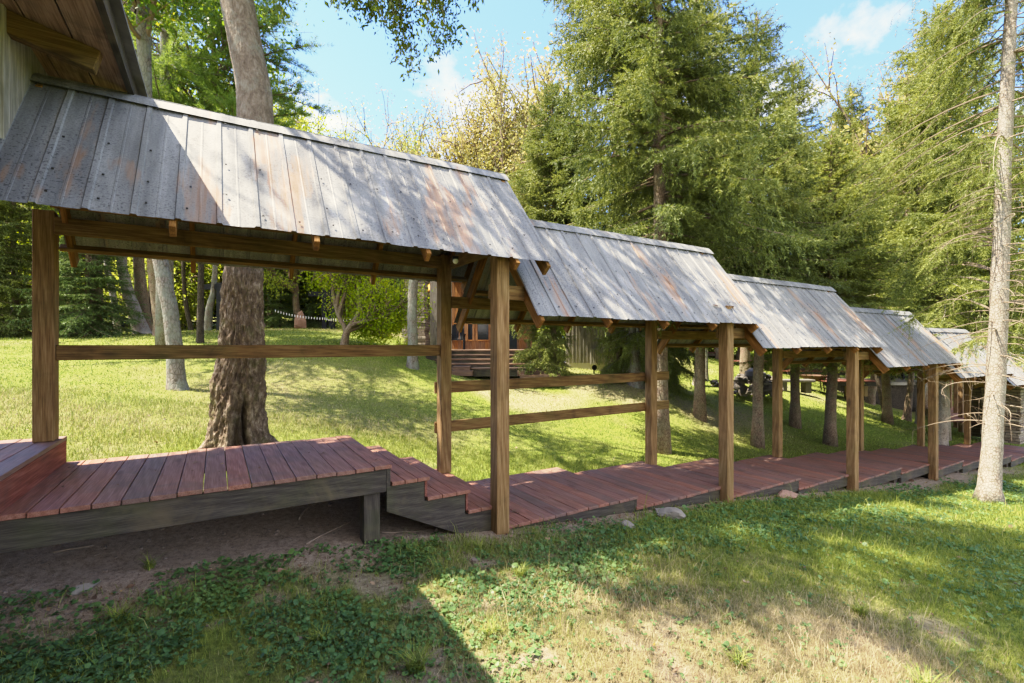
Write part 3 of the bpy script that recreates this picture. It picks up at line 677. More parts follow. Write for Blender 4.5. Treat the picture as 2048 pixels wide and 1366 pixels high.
    if i == 1:
        for z0, z1 in ((1.19, 1.335), (.695, .835)):
            m = MB(); m.bar((2.33, 5.66, (z0 + z1) / 2), (6.62, 5.66, (z0 + z1) / 2 + .015), .038, z1 - z0); m.build('side_rail', M['cedar_x'], T, bevel=.004)
        m = MB()   # torn flap
        _L = math.hypot(YE - YR, zr - ze); dy, dz = (YE - YR) / _L, (ze - zr) / _L
        for xx, w_ in ((5.62, .13), (5.90, .08), (6.0, .05)):
            s0 = _L * .80; P = [(xx, s0, .012), (xx + w_, s0 + .01, .02), (xx + w_ * .9, s0 + .035, .034), (xx + w_ * .4, s0 + .03, .04), (xx + .02, s0 + .045, .03)]
            m.add([(a, YR + dy * s_ - h * .77, zr + dz * s_ + h * .64) for a, s_, h in P], [np.array([[0, 1, 2, 3, 4]])])
        m.build('torn_flap', M['rust_metal'], T)
# small white lamp
T = thing('lamp_globe', at(911, 521, 5.35), 'small round white lamp fixed under the eave beside the far post', 'lamp')
c_ = at(911, 522, 5.35); m = MB(); m.tube([c_ + np.array([0, 0, .05]), c_ + np.array([0, 0, .02])], [.035, .035], 12); m.build('lamp_base', M['black_metal'], T)
m = MB(); th = np.linspace(0, PI, 9); Pz = np.stack([np.zeros(9), np.zeros(9), -np.cos(th) * .032], -1) + c_; m.tube(Pz, np.sin(th) * .032 + .0005, 14); m.build('lamp_bulb', M['bulb'], T, smooth=True)

# ================================================================== NEAR BUILDING (top left)
T = thing('lodge_building', (-5.5, 0, g1(-5.5, 0)), 'timber building whose boarded eave overhangs the near walkway roof at top left', 'building')
def sofz(x): return 3.80 + .26 * (-.57 - x)
m = MB(); r = np.random.default_rng(3); xx = -.60
while xx > -7:
    w = .235; a = xx - w + .012
    m.add([(xx, -9, sofz(xx)), (a, -9, sofz(a)), (a, 6.3, sofz(a)), (xx, 6.3, sofz(xx)), (xx, -9, sofz(xx) + .022), (a, -9, sofz(a) + .022), (a, 6.3, sofz(a) + .022), (xx, 6.3, sofz(xx) + .022)], [MB.Q[:, ::-1]]); xx -= w
sf = m.build('soffit_boards', M['soffit'], T, bevel=.002)
for yy in (4.36, 3.35, 2.3, 1.25, .2, -1, -2.2, 5.4):
    m = MB(); m.bar((-.70, yy, sofz(-.70) - .075), (-6.5, yy, sofz(-6.5) - .075), .09, .145); m.build('rafter', M['pale_x'] if yy != 4.36 else M['cedar_x'], T, bevel=.006)
m = MB(); m.add([(-.56, -9, 3.79), (-.60, -9, 3.79), (-.60, 6.3, 3.79), (-.56, 6.3, 3.79), (-.56, -9, 3.90), (-.60, -9, 3.90), (-.60, 6.3, 3.90), (-.56, 6.3, 3.90)], [MB.Q[:, ::-1]]); m.build('fascia', M['grey_y'], T)
m = MB(); m.add([(-.50, -9, 3.905), (-7, -9, sofz(-7) + .12), (-7, 6.35, sofz(-7) + .12), (-.50, 6.35, 3.905), (-.50, -9, 3.93), (-7, -9, sofz(-7) + .15), (-7, 6.35, sofz(-7) + .15), (-.50, 6.35, 3.93)], [MB.Q[:, ::-1]]); m.build('roof', M['shingle'], T)
m = MB(); yy = 4.27; r = np.random.default_rng(8)
while yy < 5.45:
    w = .15 if yy > 4.3 else .09
    zb = RZ[0] - abs(yy + w / 2 - YR) * 1.18 - .09; m.box(-1.17 - r.uniform(0, .006), -1.145, yy, yy + w - .005, zb, sofz(-1.16)); yy += w
m.build('gable_siding', M['silver_z'], T, bevel=.003)
m = MB(); m.box(-6.9, -2.7, -8.8, 3.9, g1(-5, 0) - .5, 4.2); m.build('wall', M['silver_z'], T)

# ================================================================== TREES
def tri_needles(P, D, L, W, r, spread=.9):
    """P start points, D twig direction at that point; returns blade triangles leaning off the twig"""
    n = len(P); q = r.normal(0, 1, (n, 3)); q -= D * (q * D).sum(1)[:, None]; q /= np.linalg.norm(q, axis=1)[:, None] + 1e-9
    d = D * (1 - spread * .35) + q * spread * .75; d /= np.linalg.norm(d, axis=1)[:, None]
    s = np.cross(d, r.normal(0, 1, (n, 3))); s /= np.linalg.norm(s, axis=1)[:, None] + 1e-9
    L = L[:, None]; W = W[:, None]
    return np.stack([P - s * W / 2, P + s * W / 2, P + d * L], 1).reshape(-1, 3)
def spruce_mesh(seed, H, cb, R, step=.26, nl=.055, nw=.013, dens=75, droop=1.0, hang=1.0, shape=.8, top_up=.55, tw_step=.10, inner=.12, nbr=5):
    r = np.random.default_rng(seed); tr = MB(); hz = np.linspace(0, H, 14)
    base_r = H * .0085 + .03
    wx = np.cumsum(r.normal(0, .02, 14)); wy = np.cumsum(r.normal(0, .02, 14)); wx -= wx[0]; wy -= wy[0]
    rad = base_r * (1 - hz / H) ** .8 + .012; rad[0] *= 1.35; tr.tube(np.stack([wx, wy, hz - .12 * (hz == 0)], -1), rad, 12)
    O, D, L = [], [], []
    z = cb
    while z < H - .15:
        f = (z - cb) / (H - cb); n = nbr
        for b in range(n):
            az = r.uniform(0, 2 * PI); zz = z + r.uniform(-.12, .12)
            ln = R * (1 - f) ** shape * (.55 + .45 * min(1, f * 6 + .55)) * r.uniform(.62, 1.08) + .12
            up = -.12 + top_up * f ** 1.3 + r.normal(0, .06); k = 9; s = np.linspace(0, 1, k)
            rr_ = ln * (s * (1 - .08 * s)); dz = ln * (up * s - droop * (.42 - .35 * f) * s ** 2 + droop * (.20) * s ** 3.2)
            az2 = az + .25 * r.normal() * s ** 2
            bx = np.interp(zz, hz, wx); by = np.interp(zz, hz, wy)
            P = np.stack([bx + np.cos(az2) * rr_, by + np.sin(az2) * rr_, zz + dz], -1)
            tr.tube(P, np.linspace(.006 + .010 * ln, .003, k), 4, cap=False)
            # twigs
            Ts = np.gradient(P, axis=0); Ts /= np.linalg.norm(Ts, axis=1)[:, None]
            m = max(3, int(ln / tw_step)); q = r.uniform(inner, 1, m * 2); idx = q * (k - 1); i0 = np.minimum(idx.astype(int), k - 2); fr = (idx - i0)[:, None]
            Pq = P[i0] * (1 - fr) + P[i0 + 1] * fr; Tq = Ts[i0] * (1 - fr) + Ts[i0 + 1] * fr
            side = np.where(r.random(m * 2) < .5, 1, -1)[:, None]; lat = np.cross(Tq, [0, 0, 1.]); lat /= np.linalg.norm(lat, axis=1)[:, None] + 1e-9
            hg = (r.random(m * 2) < .38 * hang)[:, None]
            dq = np.where(hg, Tq * .35 + lat * side * .25 + np.array([0, 0, -1.]), Tq * .75 + lat * side * r.uniform(.5, 1.1, (m * 2, 1)) + np.array([0, 0, -.15]))
            dq += r.normal(0, .13, dq.shape); dq /= np.linalg.norm(dq, axis=1)[:, None]
            lq = np.clip((.10 + .36 * ln * (1 - q) ** .75), .1, .75) * r.uniform(.55, 1.15, m * 2); lq = np.where(hg[:, 0], np.clip(.22 + .1 * ln, .15, .5) * r.uniform(.5, 1.3, m * 2), lq)
            O.append(Pq); D.append(dq); L.append(lq)
            O.append(P[-1:]); D.append(Ts[-1:]); L.append(np.array([.18]))
        z += step * (.75 + .5 * (1 - f)) * r.uniform(.8, 1.2)
    for _ in range(4): O.append(np.array([[wx[-1], wy[-1], H - .5]])); D.append(np.array([[r.normal(0, .08), r.normal(0, .08), 1.]])); L.append(np.array([.65]))
    O = np.concatenate(O); D = np.concatenate(D); L = np.concatenate(L)
    n = np.maximum(4, (L * dens).astype(int)); I = np.repeat(np.arange(len(O)), n)
    u = r.random(len(I)); Lr = L[I]; sag = .18 * (u * Lr) ** 2 / np.maximum(Lr, .05)
    P = O[I] + D[I] * (u * Lr)[:, None]; P[:, 2] -= sag
    V = tri_needles(P, D[I], nl * r.uniform(.7, 1.25, len(I)), nw * r.uniform(.7, 1.4, len(I)), r)
    Fn = np.arange(len(V)).reshape(-1, 3)
    tv, tf = tr.data()
    return mesh_np('spruce_trunk', tv, tf, smooth=True), mesh_np('spruce_crown', V, [Fn])
def with_mat(me, m):
    if not me.materials: me.materials.append(m)
    return me
def tree_from(name, meshes, loc, label, group, mt, mc, s=1, rz=0, tilt=(0, 0), cat='tree', sxy=None, crown='crown'):
    T = bpy.data.objects.new(name, None); COL.objects.link(T); T.location = tuple(float(c) for c in loc); T.rotation_euler = (tilt[0], tilt[1], rz); a = sxy or s; T.scale = (a, a, s)
    tag(T, label, cat, group)
    for nm, me, mm in (('trunk', meshes[0], mt), (crown, meshes[1], mc)):
        o = bpy.data.objects.new(nm, me); COL.objects.link(o); o.parent = T
        if not me.materials: me.materials.append(mm)
        if me.materials[0] != mm:
            o.material_slots[0].link = 'OBJECT'; o.material_slots[0].material = mm
    return T
GS = 'spruces growing close behind the walkway'
def foot(px, py, t):
    p = at(px, py, t); return (p[0], p[1], g1(p[0], p[1]) - .05)
SP = [spruce_mesh(1, 15, 3.7, 3.1, dens=80, step=.27, nbr=6, nl=.070, nw=.017, hang=.75, droop=.9, tw_step=.058, shape=.7), spruce_mesh(2, 11.0, 3.3, 2.5, dens=80, step=.17, nbr=6, nl=.068, nw=.015, hang=.6, droop=.8, tw_step=.075), spruce_mesh(3, 14.5, 3.6, 3.2, dens=75, step=.28, nbr=6, nl=.072, nw=.018, hang=.7, droop=.9, tw_step=.06, shape=.7)]
tree_from('spruce_tree', SP[0], foot(1322, 905, 10.0), 'tall dark spruce right of centre, its reddish trunk showing between drooping boughs', GS, M['bark_brown'], M['spruce'], 1.0, .3, (0.0, -.02))
tree_from('spruce_tree', SP[1], foot(1515, 893, 12.4), 'pointed spruce with an upright spiky tip against blue sky', GS, M['bark_brown'], M['spruce'], 1.02, 1.2)
tree_from('spruce_tree', SP[2], foot(1228, 762, 15.6), 'broad spruce at the left end of the spruce row, beside the yellowing trees', GS, M['bark_brown'], M['spruce'], 1.22, 2.1)
tree_from('spruce_tree', SP[1], foot(1400, 780, 13.6), 'slender spruce rising between the dark tall one and the spiky one', GS, M['bark_brown'], M['spruce'], 1.14, 4.0)
tree_from('spruce_tree', SP[1], foot(1660, 890, 13.9), 'shorter light green spruce below the gap of blue sky', GS, M['bark_brown'], M['spruce_bright'], .82, 2.6, sxy=1.15)
tree_from('spruce_tree', SP[2], foot(1880, 865, 17.0), 'wide yellow green spruce behind the farther roofs', GS, M['bark_pale'], M['spruce_bright'], 1.05, .9, sxy=1.4)
tree_from('spruce_tree', SP[1], foot(1590, 800, 15.5), 'mid height spruce filling the gap right of the spiky tipped one', GS, M['bark_brown'], M['spruce'], 1.08, .7, sxy=1.1)
tree_from('spruce_tree', SP[1], foot(1700, 790, 22), 'pointed bright spruce low in the gap between the tall ones', GS, M['bark_brown'], M['spruce_bright'], 1.32, 3.1, sxy=1.4)
tree_from('spruce_tree', SP[2], foot(1850, 790, 23), 'tall bright spruce rising left of the pale trunk', GS, M['bark_brown'], M['spruce_bright'], 1.22, 5.1, sxy=1.2)
tree_from('spruce_tree', SP[1], foot(1775, 830, 18), 'low bright spruce above the fourth roof', GS, M['bark_brown'], M['spruce_bright'], .72, 5.7, sxy=1.15)
tree_from('spruce_tree', SP[2], foot(1960, 800, 24), 'tall drooping yellow green spruce directly behind the pale trunk', GS, M['bark_brown'], M['spruce_bright'], .95, 3.7, sxy=1.0)
tree_from('spruce_tree', SP[2], foot(1105, 750, 15.5), 'smaller spruce at the left foot of the spruce row', GS, M['bark_brown'], M['spruce'], .66, 1.7, sxy=.85)
tree_from('spruce_tree', SP[0], foot(2150, 900, 10.5), 'shaded spruce at the right edge beside the pale trunk', GS, M['bark_brown'], M['spruce'], 1.0, 5.0, sxy=.8)
# pale leaning conifer in front, right: bare lower trunk with dead branches
def pale_tree():
    r = np.random.default_rng(77); p = at(1978, 1000, 8.5); p[2] = g1(p[0], p[1])
    T = thing('conifer_tree', p, 'pale trunked conifer on the lawn before the walkway, bare dead branches on its lower trunk', 'tree')
    top = at(2034, -150, 8.3); k = 60; s = np.linspace(0, 1, k); H = 14.0
    P = p[None] + (np.array([top[0] - p[0], top[1] - p[1], 0]) * (s ** 1)[:, None] * (H / (top[2] - p[2]))) * .95 + np.array([0, 0, 1]) * (s * H - .15 * (s == 0))[:, None]
    P[:, 0] += .05 * np.sin(s * 9); R = (.125 * (1 - s) ** .75 + .02) * (1 + .40 * np.exp(-s * 80))
    m = MB()
    def wob(V, P, an):
        d = V - P[:, None]; zz = P[:, 2][:, None] + 0 * an[None]; f = 1 + (fbm(np.cos(an)[None] * 2 + 0 * zz, np.sin(an)[None] * 2 + 0 * zz, zz * 1.8, 4, 8) - .5) * .28 + .18 * np.exp(-((zz - p[2]) / .14)) * np.maximum(0, np.cos(an * 4 + 1))[None]
        return P[:, None] + d * f[..., None]
    m.tube(P, R, 24, wob=wob); m.build('trunk', M['bark_pale'], T, smooth=True)
    dead = MB(); O, D, L = [], [], []
    z = 1.4
    while z < H - .3:
        f = z / H; i = f * (k - 1); i0 = int(i); c = P[i0] * (1 - (i - i0)) + P[min(i0 + 1, k - 1)] * (i - i0)
        live = z > 6.2
        for b in range(3 if live else 4):
            az = r.uniform(0, 2 * PI)
            # boughs reach further on the left (-x) side above the roofs
            ln = (r.uniform(.25, 1.3) if not live else r.uniform(1.6, 3.0) * (1 - f) ** .5 * 1.3)
            q = np.linspace(0, 1, 8); up = r.uniform(.0, .25) if not live else -.05
            az2 = az + q ** 2 * r.normal(0, .3)
            Pq = c[None] + np.stack([np.cos(az2) * ln * q, np.sin(az2) * ln * q, ln * (up * q - (.35 if not live else .45) * q ** 2)], -1)
            (dead).tube(Pq, np.linspace(.007 + .004 * ln, .002, 8), 5, cap=False)
            if not live:
                for _ in range(int(ln * 6)):
                    j = r.integers(2, 8); dd = r.normal(0, 1, 3); dd[2] -= .6; dd /= np.linalg.norm(dd); l2 = r.uniform(.1, .4) * ln ** .5
                    dead.tube([Pq[j], Pq[j] + dd * l2 * .5, Pq[j] + dd * l2 + np.array([0, 0, -.06])], [.003, .002, .001], 3, cap=False)
            else:
                Ts = np.gradient(Pq, axis=0); Ts /= np.linalg.norm(Ts, axis=1)[:, None]; mm = int(ln / .07); ii = r.uniform(2.2, 7, mm); i1 = np.minimum(ii.astype(int), 6); fr = (ii - i1)[:, None]
                pp = Pq[i1] * (1 - fr) + Pq[i1 + 1] * fr; dq = Ts[i1] * .4 + r.normal(0, .35, (mm, 3)) + np.array([0, 0, -.75]); dq /= np.linalg.norm(dq, axis=1)[:, None]
                O.append(pp); D.append(dq); L.append(r.uniform(.2, .65, mm))
        z += r.uniform(.10, .2) if not live else r.uniform(.16, .3)
    # long drooping live boughs hanging left over the fourth roof
    for (px, py, t, n_) in ((1830, 560, 9.6, 5), (1790, 600, 9.9, 4), (1880, 520, 9.2, 3), (1850, 420, 9.4, 3), (1940, 380, 8.6, 3), (1900, 250, 9, 3), (1870, 160, 9.4, 4), (1930, 90, 8.8, 5), (2100, 420, 8.4, 3), (2110, 200, 8.4, 4), (1960, 10, 8.5, 6)):
        e0 = at(px, py, t)
        for _ in range(n_):
            e = e0 + r.normal(0, .28, 3); zs = min(H - .5, e[2] - p[2] + r.uniform(.3, 1.1)); i0 = int(zs / H * (k - 1)); c = P[i0]
            q = np.linspace(0, 1, 12)[:, None]; Pq = c * (1 - q) + e * q + np.array([0, 0, 1]) * (.35 * np.sin(q * PI)) 
            Pq[:, 2] -= 0
            dead.tube(Pq, np.linspace(.018, .003, 12), 5, cap=False); Ts = np.gradient(Pq, axis=0); Ts /= np.linalg.norm(Ts, axis=1)[:, None]
            mm = 85; ii = 11 * r.uniform(.12, 1, mm) ** .8; i1 = np.minimum(ii.astype(int), 10); fr = (ii - i1)[:, None]; pp = Pq[i1] * (1 - fr) + Pq[i1 + 1] * fr
            dq = Ts[i1] * .5 + r.normal(0, .5, (mm, 3)) + np.array([0, 0, -.55]); dq /= np.linalg.norm(dq, axis=1)[:, None]
            O.append(pp); D.append(dq); L.append(r.uniform(.12, .5, mm)); O.append(e[None]); D.append(Ts[-1:]); L.append(np.array([.25]))
    dead.build('branches', M['deadtwig'], T)
    O = np.concatenate(O); D = np.concatenate(D); L = np.concatenate(L); n = np.maximum(4, (L * 100).astype(int)); I = np.repeat(np.arange(len(O)), n); u = r.random(len(I))
    Pn = O[I] + D[I] * (u * L[I])[:, None]; V = tri_needles(Pn, D[I], .042 * r.uniform(.7, 1.3, len(I)), .009 * r.uniform(.7, 1.4, len(I)), r)
    me = mesh_np('needles', V - p, [np.arange(len(V)).reshape(-1, 3)]); link('crown', me, M['spruce_bright'], T)
pale_tree()

# broadleaf generator ---------------------------------------------------
def broad_mesh(seed, H, trunk_h, R, r0, nleaf, ls=.07, levels=4, lean=(0, 0), droop=.0, spread=.75, clump=.32, clear=None, shape='pointed', upb=.35):
    r = np.random.default_rng(seed); tr = MB(); anchors = []
    def grow(p, d, ln, rad, lev):
        k = 6; pts = [p]; dd = d.copy()
        for _ in range(k - 1):
            dd = dd + r.normal(0, .10, 3) + np.array([0, 0, upb * .12 if lev < 3 else -droop]); dd /= np.linalg.norm(dd); pts.append(pts[-1] + dd * ln / (k - 1))
        pts = np.array(pts); tr.tube(pts, np.linspace(rad, rad * .55, k), 10 if lev == 0 else (6 if lev < 3 else 4), cap=False)
        if lev >= levels:
            for q in pts[1:]: anchors.append(q)
            return
        if lev >= levels - 1:
            for q in pts[3:]: anchors.append(q)
        nb = r.integers(3, 5) if lev else r.integers(5, 7)
        for b in range(nb):
            f = r.uniform(.45, 1) if lev else r.uniform(.55, 1.0); i = min(int(f * (k - 1)), k - 2); q = pts[i] * (1 - (f * (k - 1) - i)) + pts[i + 1] * (f * (k - 1) - i)
            az = r.uniform(0, 2 * PI); side = np.cross(dd, [math.cos(az), math.sin(az), r.normal(0, .4)]); side /= np.linalg.norm(side) + 1e-9
            nd = dd * r.uniform(.45, .8) + side * spread; nd /= np.linalg.norm(nd)
            grow(q, nd, ln * r.uniform(.55, .78) * (1.15 if lev == 0 else 1), rad * .55, lev + 1)
        grow(pts[-1], dd, ln * .7, rad * .55, lev + 1)
    grow(np.array([0, 0, -.1]), np.array([lean[0], lean[1], 1.]) / math.sqrt(1 + lean[0] ** 2 + lean[1] ** 2), trunk_h, r0, 0)
    A = np.array(anchors)
    # scale skeleton to the asked height and radius
    tv, tf = tr.data(); top = A[:, 2].max(); rad = np.percentile(np.hypot(A[:, 0] - A[:, 0].mean(), A[:, 1] - A[:, 1].mean()), 92)
    def sc(Vv):
        Vv = Vv.copy(); w = sm(trunk_h * .6, trunk_h * 1.2, Vv[:, 2]); kz = (H - trunk_h) / max(.1, top - trunk_h); z = Vv[:, 2]
        Vv[:, 2] = np.where(z > trunk_h, trunk_h + (z - trunk_h) * kz, z); s_ = 1 + (R / rad - 1) * w; Vv[:, 0] *= s_; Vv[:, 1] *= s_; return Vv
    tv = sc(tv); A = sc(A)
    I = r.integers(0, len(A), nleaf); C = A[I] + r.normal(0, clump, (nleaf, 3)) * np.array([1, 1, .8])
    if clear is not None: C = C[clear(C)]
    n = len(C); nn = r.normal(0, 1, (n, 3)); nn /= np.linalg.norm(nn, axis=1)[:, None]; d = r.normal(0, 1, (n, 3)); d[:, 2] -= .9; d -= nn * (d * nn).sum(1)[:, None]; d /= np.linalg.norm(d, axis=1)[:, None]
    s = np.cross(nn, d); L = (ls * r.lognormal(0, .3, n))[:, None]
    V = np.stack([C, C + d * L * .45 + s * L * .3, C + d * L, C + d * L * .45 - s * L * .3], 1).reshape(-1, 3)
    return mesh_np('tree_trunk', tv, tf, smooth=True), mesh_np('tree_crown', V, [np.arange(len(V)).reshape(-1, 4)])

# big tree in the centre left -------------------------------------------
def big_tree():
    r = np.random.default_rng(31); T6 = 6.2; b = at(478, 893, T6); bz = g1(b[0], b[1]); b[2] = bz
    T = thing('shade_tree', b, 'big rugged trunk with a bark hollow at its foot, rising behind the near walkway roof', 'tree')
    prof = [(915, 472, 75), (893, 474, 64), (870, 473, 57), (840, 474, 54), (800, 477, 54), (760, 478, 52), (720, 483, 46), (690, 484, 44), (640, 485, 42), (600, 486, 40), (540, 488, 38), (450, 497, 36), (350, 508, 36), (250, 512, 35), (180, 509, 34), (100, 493, 34), (0, 474, 34), (-120, 455, 33), (-260, 445, 30), (-420, 455, 26), (-600, 480, 20)]
    pts = np.array([at(x, y, T6) for y, x, w in prof]); pts[0][2] = min(pts[0][2], bz - .15); rad = np.array([w / F * T6 for y, x, w in prof])
    zs = np.linspace(pts[0][2], pts[-1][2], 520); P = np.stack([np.interp(zs, pts[:, 2], pts[:, i]) for i in range(2)] + [zs], -1); R = np.interp(zs, pts[:, 2], rad)
    ker = np.ones(9) / 9
    for i in range(2): P[4:-4, i] = np.convolve(P[:, i], ker, 'valid')
    R[4:-4] = np.convolve(R, ker, 'valid'); R = R * .94
    m = MB(); n = 200; an = np.arange(n) / n * 2 * PI
    A_, Z_ = np.meshgrid(an, zs, indexing='xy')
    cx, sx = np.cos(A_), np.sin(A_)
    rough = sm(pts[-1][2], bz + 1.0, Z_) ; hz = Z_ - bz
    lowm = 1 - sm(1.9, 2.8, hz)
    d = (fbm(cx * 2.2, sx * 2.2, Z_ * 1.2, 3, 71) - .5) * .16 + (fbm(cx * 7, sx * 7, Z_ * 6, 4, 72) - .5) * (.05 + .20 * lowm)
    d += (np.abs(fbm(cx * 5 + 3, sx * 5, Z_ * 2.2, 4, 75) - .5)) * -.35 * lowm
    d += np.abs(fbm(cx * 14 + 5, sx * 14, Z_ * 5, 3, 78) - .5) * -(.10 + .22 * lowm) + (fbm(cx * 26, sx * 26, Z_ * 20, 2, 79) - .5) * (.02 + .09 * lowm)
    root = np.exp(-np.clip(hz, 0, 9) / .16) * (np.maximum(0, np.cos(A_ * 5 + .6)) ** 2) * .55
    # hollow faces the camera
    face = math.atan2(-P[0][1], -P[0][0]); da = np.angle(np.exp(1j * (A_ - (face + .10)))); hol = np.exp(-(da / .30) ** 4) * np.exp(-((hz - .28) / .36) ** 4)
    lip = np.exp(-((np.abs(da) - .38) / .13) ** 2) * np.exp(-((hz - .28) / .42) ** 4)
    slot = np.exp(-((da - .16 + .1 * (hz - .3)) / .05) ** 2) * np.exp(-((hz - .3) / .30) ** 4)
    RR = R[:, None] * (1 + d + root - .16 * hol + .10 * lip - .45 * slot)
    V = P[:, None] + np.stack([np.cos(A_) * RR, np.sin(A_) * RR, 0 * RR], -1)
    i = np.arange(519)[:, None] * n; j = np.arange(n)[None]; kk = (j + 1) % n
    m.add(V.reshape(-1, 3), [np.stack([i + j, i + kk, i + n + kk, i + n + j], -1).reshape(-1, 4)])
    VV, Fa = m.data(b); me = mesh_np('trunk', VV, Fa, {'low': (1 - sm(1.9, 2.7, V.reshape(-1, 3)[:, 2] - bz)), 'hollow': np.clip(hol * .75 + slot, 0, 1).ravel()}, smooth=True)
    # bark: smooth grey above, rugged brown below
    k = NT('two_tone_bark'); v = k.obj(); low = k.n('Attribute', attribute_name='low').outputs['Fac']
    vs = k.mapp(v, (1, 1, .5)); n1 = k.noise(vs, 16, 8, .7, .6); n2 = k.noise(vs, 45, 5, .7)
    hh = k.math('ADD', n1, k.math('MULTIPLY', n2, .4))
    cl = k.ramp(hh, [(.45, (.045, .032, .022)), (.7, (.19, .135, .095)), (.92, (.45, .36, .27))])
    up = k.ramp(hh, [(.45, (.07, .052, .038)), (.7, (.16, .125, .095)), (.95, (.28, .235, .19))])
    up = k.mix(k.ramp(k.noise(v, 4, 7, .75), [(.50, 0.), (.62, .5)]), up, (.24, .25, .21))
    cl = k.mix(k.ramp(k.noise(v, 5, 5, .7), [(.52, 0.), (.66, .45)]), cl, (.11, .12, .03))
    c = k.mix(low, up, cl); c = k.mix(k.math('MULTIPLY', k.n('Attribute', attribute_name='hollow').outputs['Fac'], .85), c, (.035, .024, .017)); mm = k.end(k.bsdf(c, .95, 0, k.bump(hh, 1.0, .03), .12))  # recess of the hollow also darkened in the bark colour, as painted shade
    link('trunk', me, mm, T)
    # limbs and crown, high overhead
    lm = MB(); anchors = []
    def seen(Q):
        a, b2, c2 = cam_uvt(Q); return bool(np.any((c2 > .3) & (b2 > -15) & (a > -15) & (a < 2065)))
    def limb(p, d, ln, rad, lev):
        k = 7; pts_ = [p]; dd = d.copy()
        for _ in range(k - 1): dd = dd + r.normal(0, .10, 3) + np.array([0, 0, .03 if lev < 2 else -.06]); dd /= np.linalg.norm(dd); pts_.append(pts_[-1] + dd * ln / (k - 1))
        pts_ = np.array(pts_)
        if not seen(pts_): lm.tube(pts_, np.linspace(rad, rad * .5, k), 6, cap=False)
        if lev >= 2: anchors.extend(list(pts_[2:]))
        if lev < 3:
            for _ in range(4):
                q = pts_[r.integers(2, k)]; nd = dd * .6 + r.normal(0, .55, 3); nd /= np.linalg.norm(nd); limb(q, nd, ln * .62, rad * .5, lev + 1)
    topi = P[-1]
    for a in range(34):      # unseen boughs with leaf clumps, added to cast dapple on the foreground
        e = np.array([r.uniform(-4.5, 6.5), r.uniform(-.5, 7.5), r.uniform(8.2, 12.5)]) if a < 24 else np.array([r.uniform(-2.0, 3.0), r.uniform(2.4, 5.2), r.uniform(7.6, 10.5)]); c = P[int(r.uniform(.8, 1) * 519)]; q = np.linspace(0, 1, 10)[:, None]
        Pq = c * (1 - q) + e * q + np.array([0, 0, .5]) * np.sin(q * PI) + np.cumsum(r.normal(0, .05, (10, 3)), 0); e = Pq[-1]
        if seen(Pq): continue
        lm.tube(Pq, np.linspace(.035, .008, 10), 6, cap=False)
        for _ in range(16):
            d2 = r.normal(0, 1, 3) * np.array([1, 1, .45]); P2 = e + d2 * .5 * q + np.cumsum(r.normal(0, .03, (10, 3)), 0); (None if seen(P2) else lm.tube(P2, np.linspace(.012, .003, 10), 4, cap=False)); anchors.extend(list(P2[3:]))
    for a in range(9):
        f = r.uniform(.72, 1); c = P[int(f * 519)]; az = a / 9 * 2 * PI + r.uniform(-.3, .3)
        limb(c, np.array([math.cos(az), math.sin(az), .55]) / 1.14, r.uniform(2.2, 3.4), .09, 0)
    A = np.array(anchors)
    # hanging sprays: long thin twigs reaching down into view
    sprays = []
    for (px, y0, y1, t, n_) in ((735, -150, 40, 6.6, 3), (700, -150, 45, 6.8, 3), (765, -150, 60, 6.9, 3), (800, -150, 120, 7.0, 5), (835, -150, 150, 7.0, 5), (790, -150, 90, 6.7, 4), (868, -150, 115, 6.8, 5), (893, -150, 85, 6.9, 4), (905, -100, 100, 7.0, 2), (955, -150, 22, 7.2, 3), (565, -150, 40, 6.4, 3), (690, -150, 15, 6.6, 3), (665, -150, 20, 7.4, 3), (1100, -150, 6, 7.5, 3), (1180, -150, -5, 7.7, 3), (1240, -150, -10, 7.7, 3), (850, -150, 20, 7.2, 4), (720, -160, 10, 6.4, 4)):
        for _ in range(n_):
            a = at(px - 30 + r.normal(0, 22), y0, t + r.normal(0, .15)); e = at(px + r.normal(0, 10), y1 - abs(r.normal(0, 18)), t + r.normal(0, .15)); q = np.linspace(0, 1, 9)[:, None]
            Pq = a * (1 - q) + e * q + np.cumsum(r.normal(0, .018, (9, 3)), 0); lm.tube(Pq, np.linspace(.007, .002, 9), 4, cap=False); sprays.append(Pq)
    lm.build('limbs', M['twig'], T, smooth=True)
    n = 78000; I = r.integers(0, len(A), n); C = A[I] + r.normal(0, .17, (n, 3))
    px, py, tt = cam_uvt(C); C = C[(tt < .3) | (py < -25) | (px < -20) | (px > 2080)]
    # drop parts of the crown so that light reaches the ground in patches
    C = C[fbm(C[:, 0] * .75, C[:, 1] * .75, C[:, 2] * .75, 3, 91) > .43]
    # crown shaped for the sun: leaves that shade near roof and ground removed
    q_ = C[:, 2] - 3.2; sx_ = C[:, 0] + .45 * q_; sy_ = C[:, 1] - .21 * q_; C = C[~((sx_ > -.8) & (sx_ < .9) & (sy_ > 3.3) & (sy_ < 5.4))]
    q_ = C[:, 2]; sx_ = C[:, 0] + .45 * q_; sy_ = C[:, 1] - .21 * q_; C = C[~((sx_ > .6) & (sx_ < 2.4) & (sy_ > 1.2) & (sy_ < 4.2) & (r.random(len(C)) < .75))]
    S = []
    for Pq in sprays:
        m_ = 125; ii = r.uniform(1.5, 8, m_); i1 = np.minimum(ii.astype(int), 7); fr = (ii - i1)[:, None]; S.append(Pq[i1] * (1 - fr) + Pq[i1 + 1] * fr + r.normal(0, .055, (m_, 3)))
    C = np.concatenate([C] + S); n = len(C)
    nn = r.normal(0, 1, (n, 3)); nn /= np.linalg.norm(nn, axis=1)[:, None]; d = r.normal(0, .6, (n, 3)); d[:, 2] -= 1; d -= nn * (d * nn).sum(1)[:, None]; d /= np.linalg.norm(d, axis=1)[:, None]; s = np.cross(nn, d)
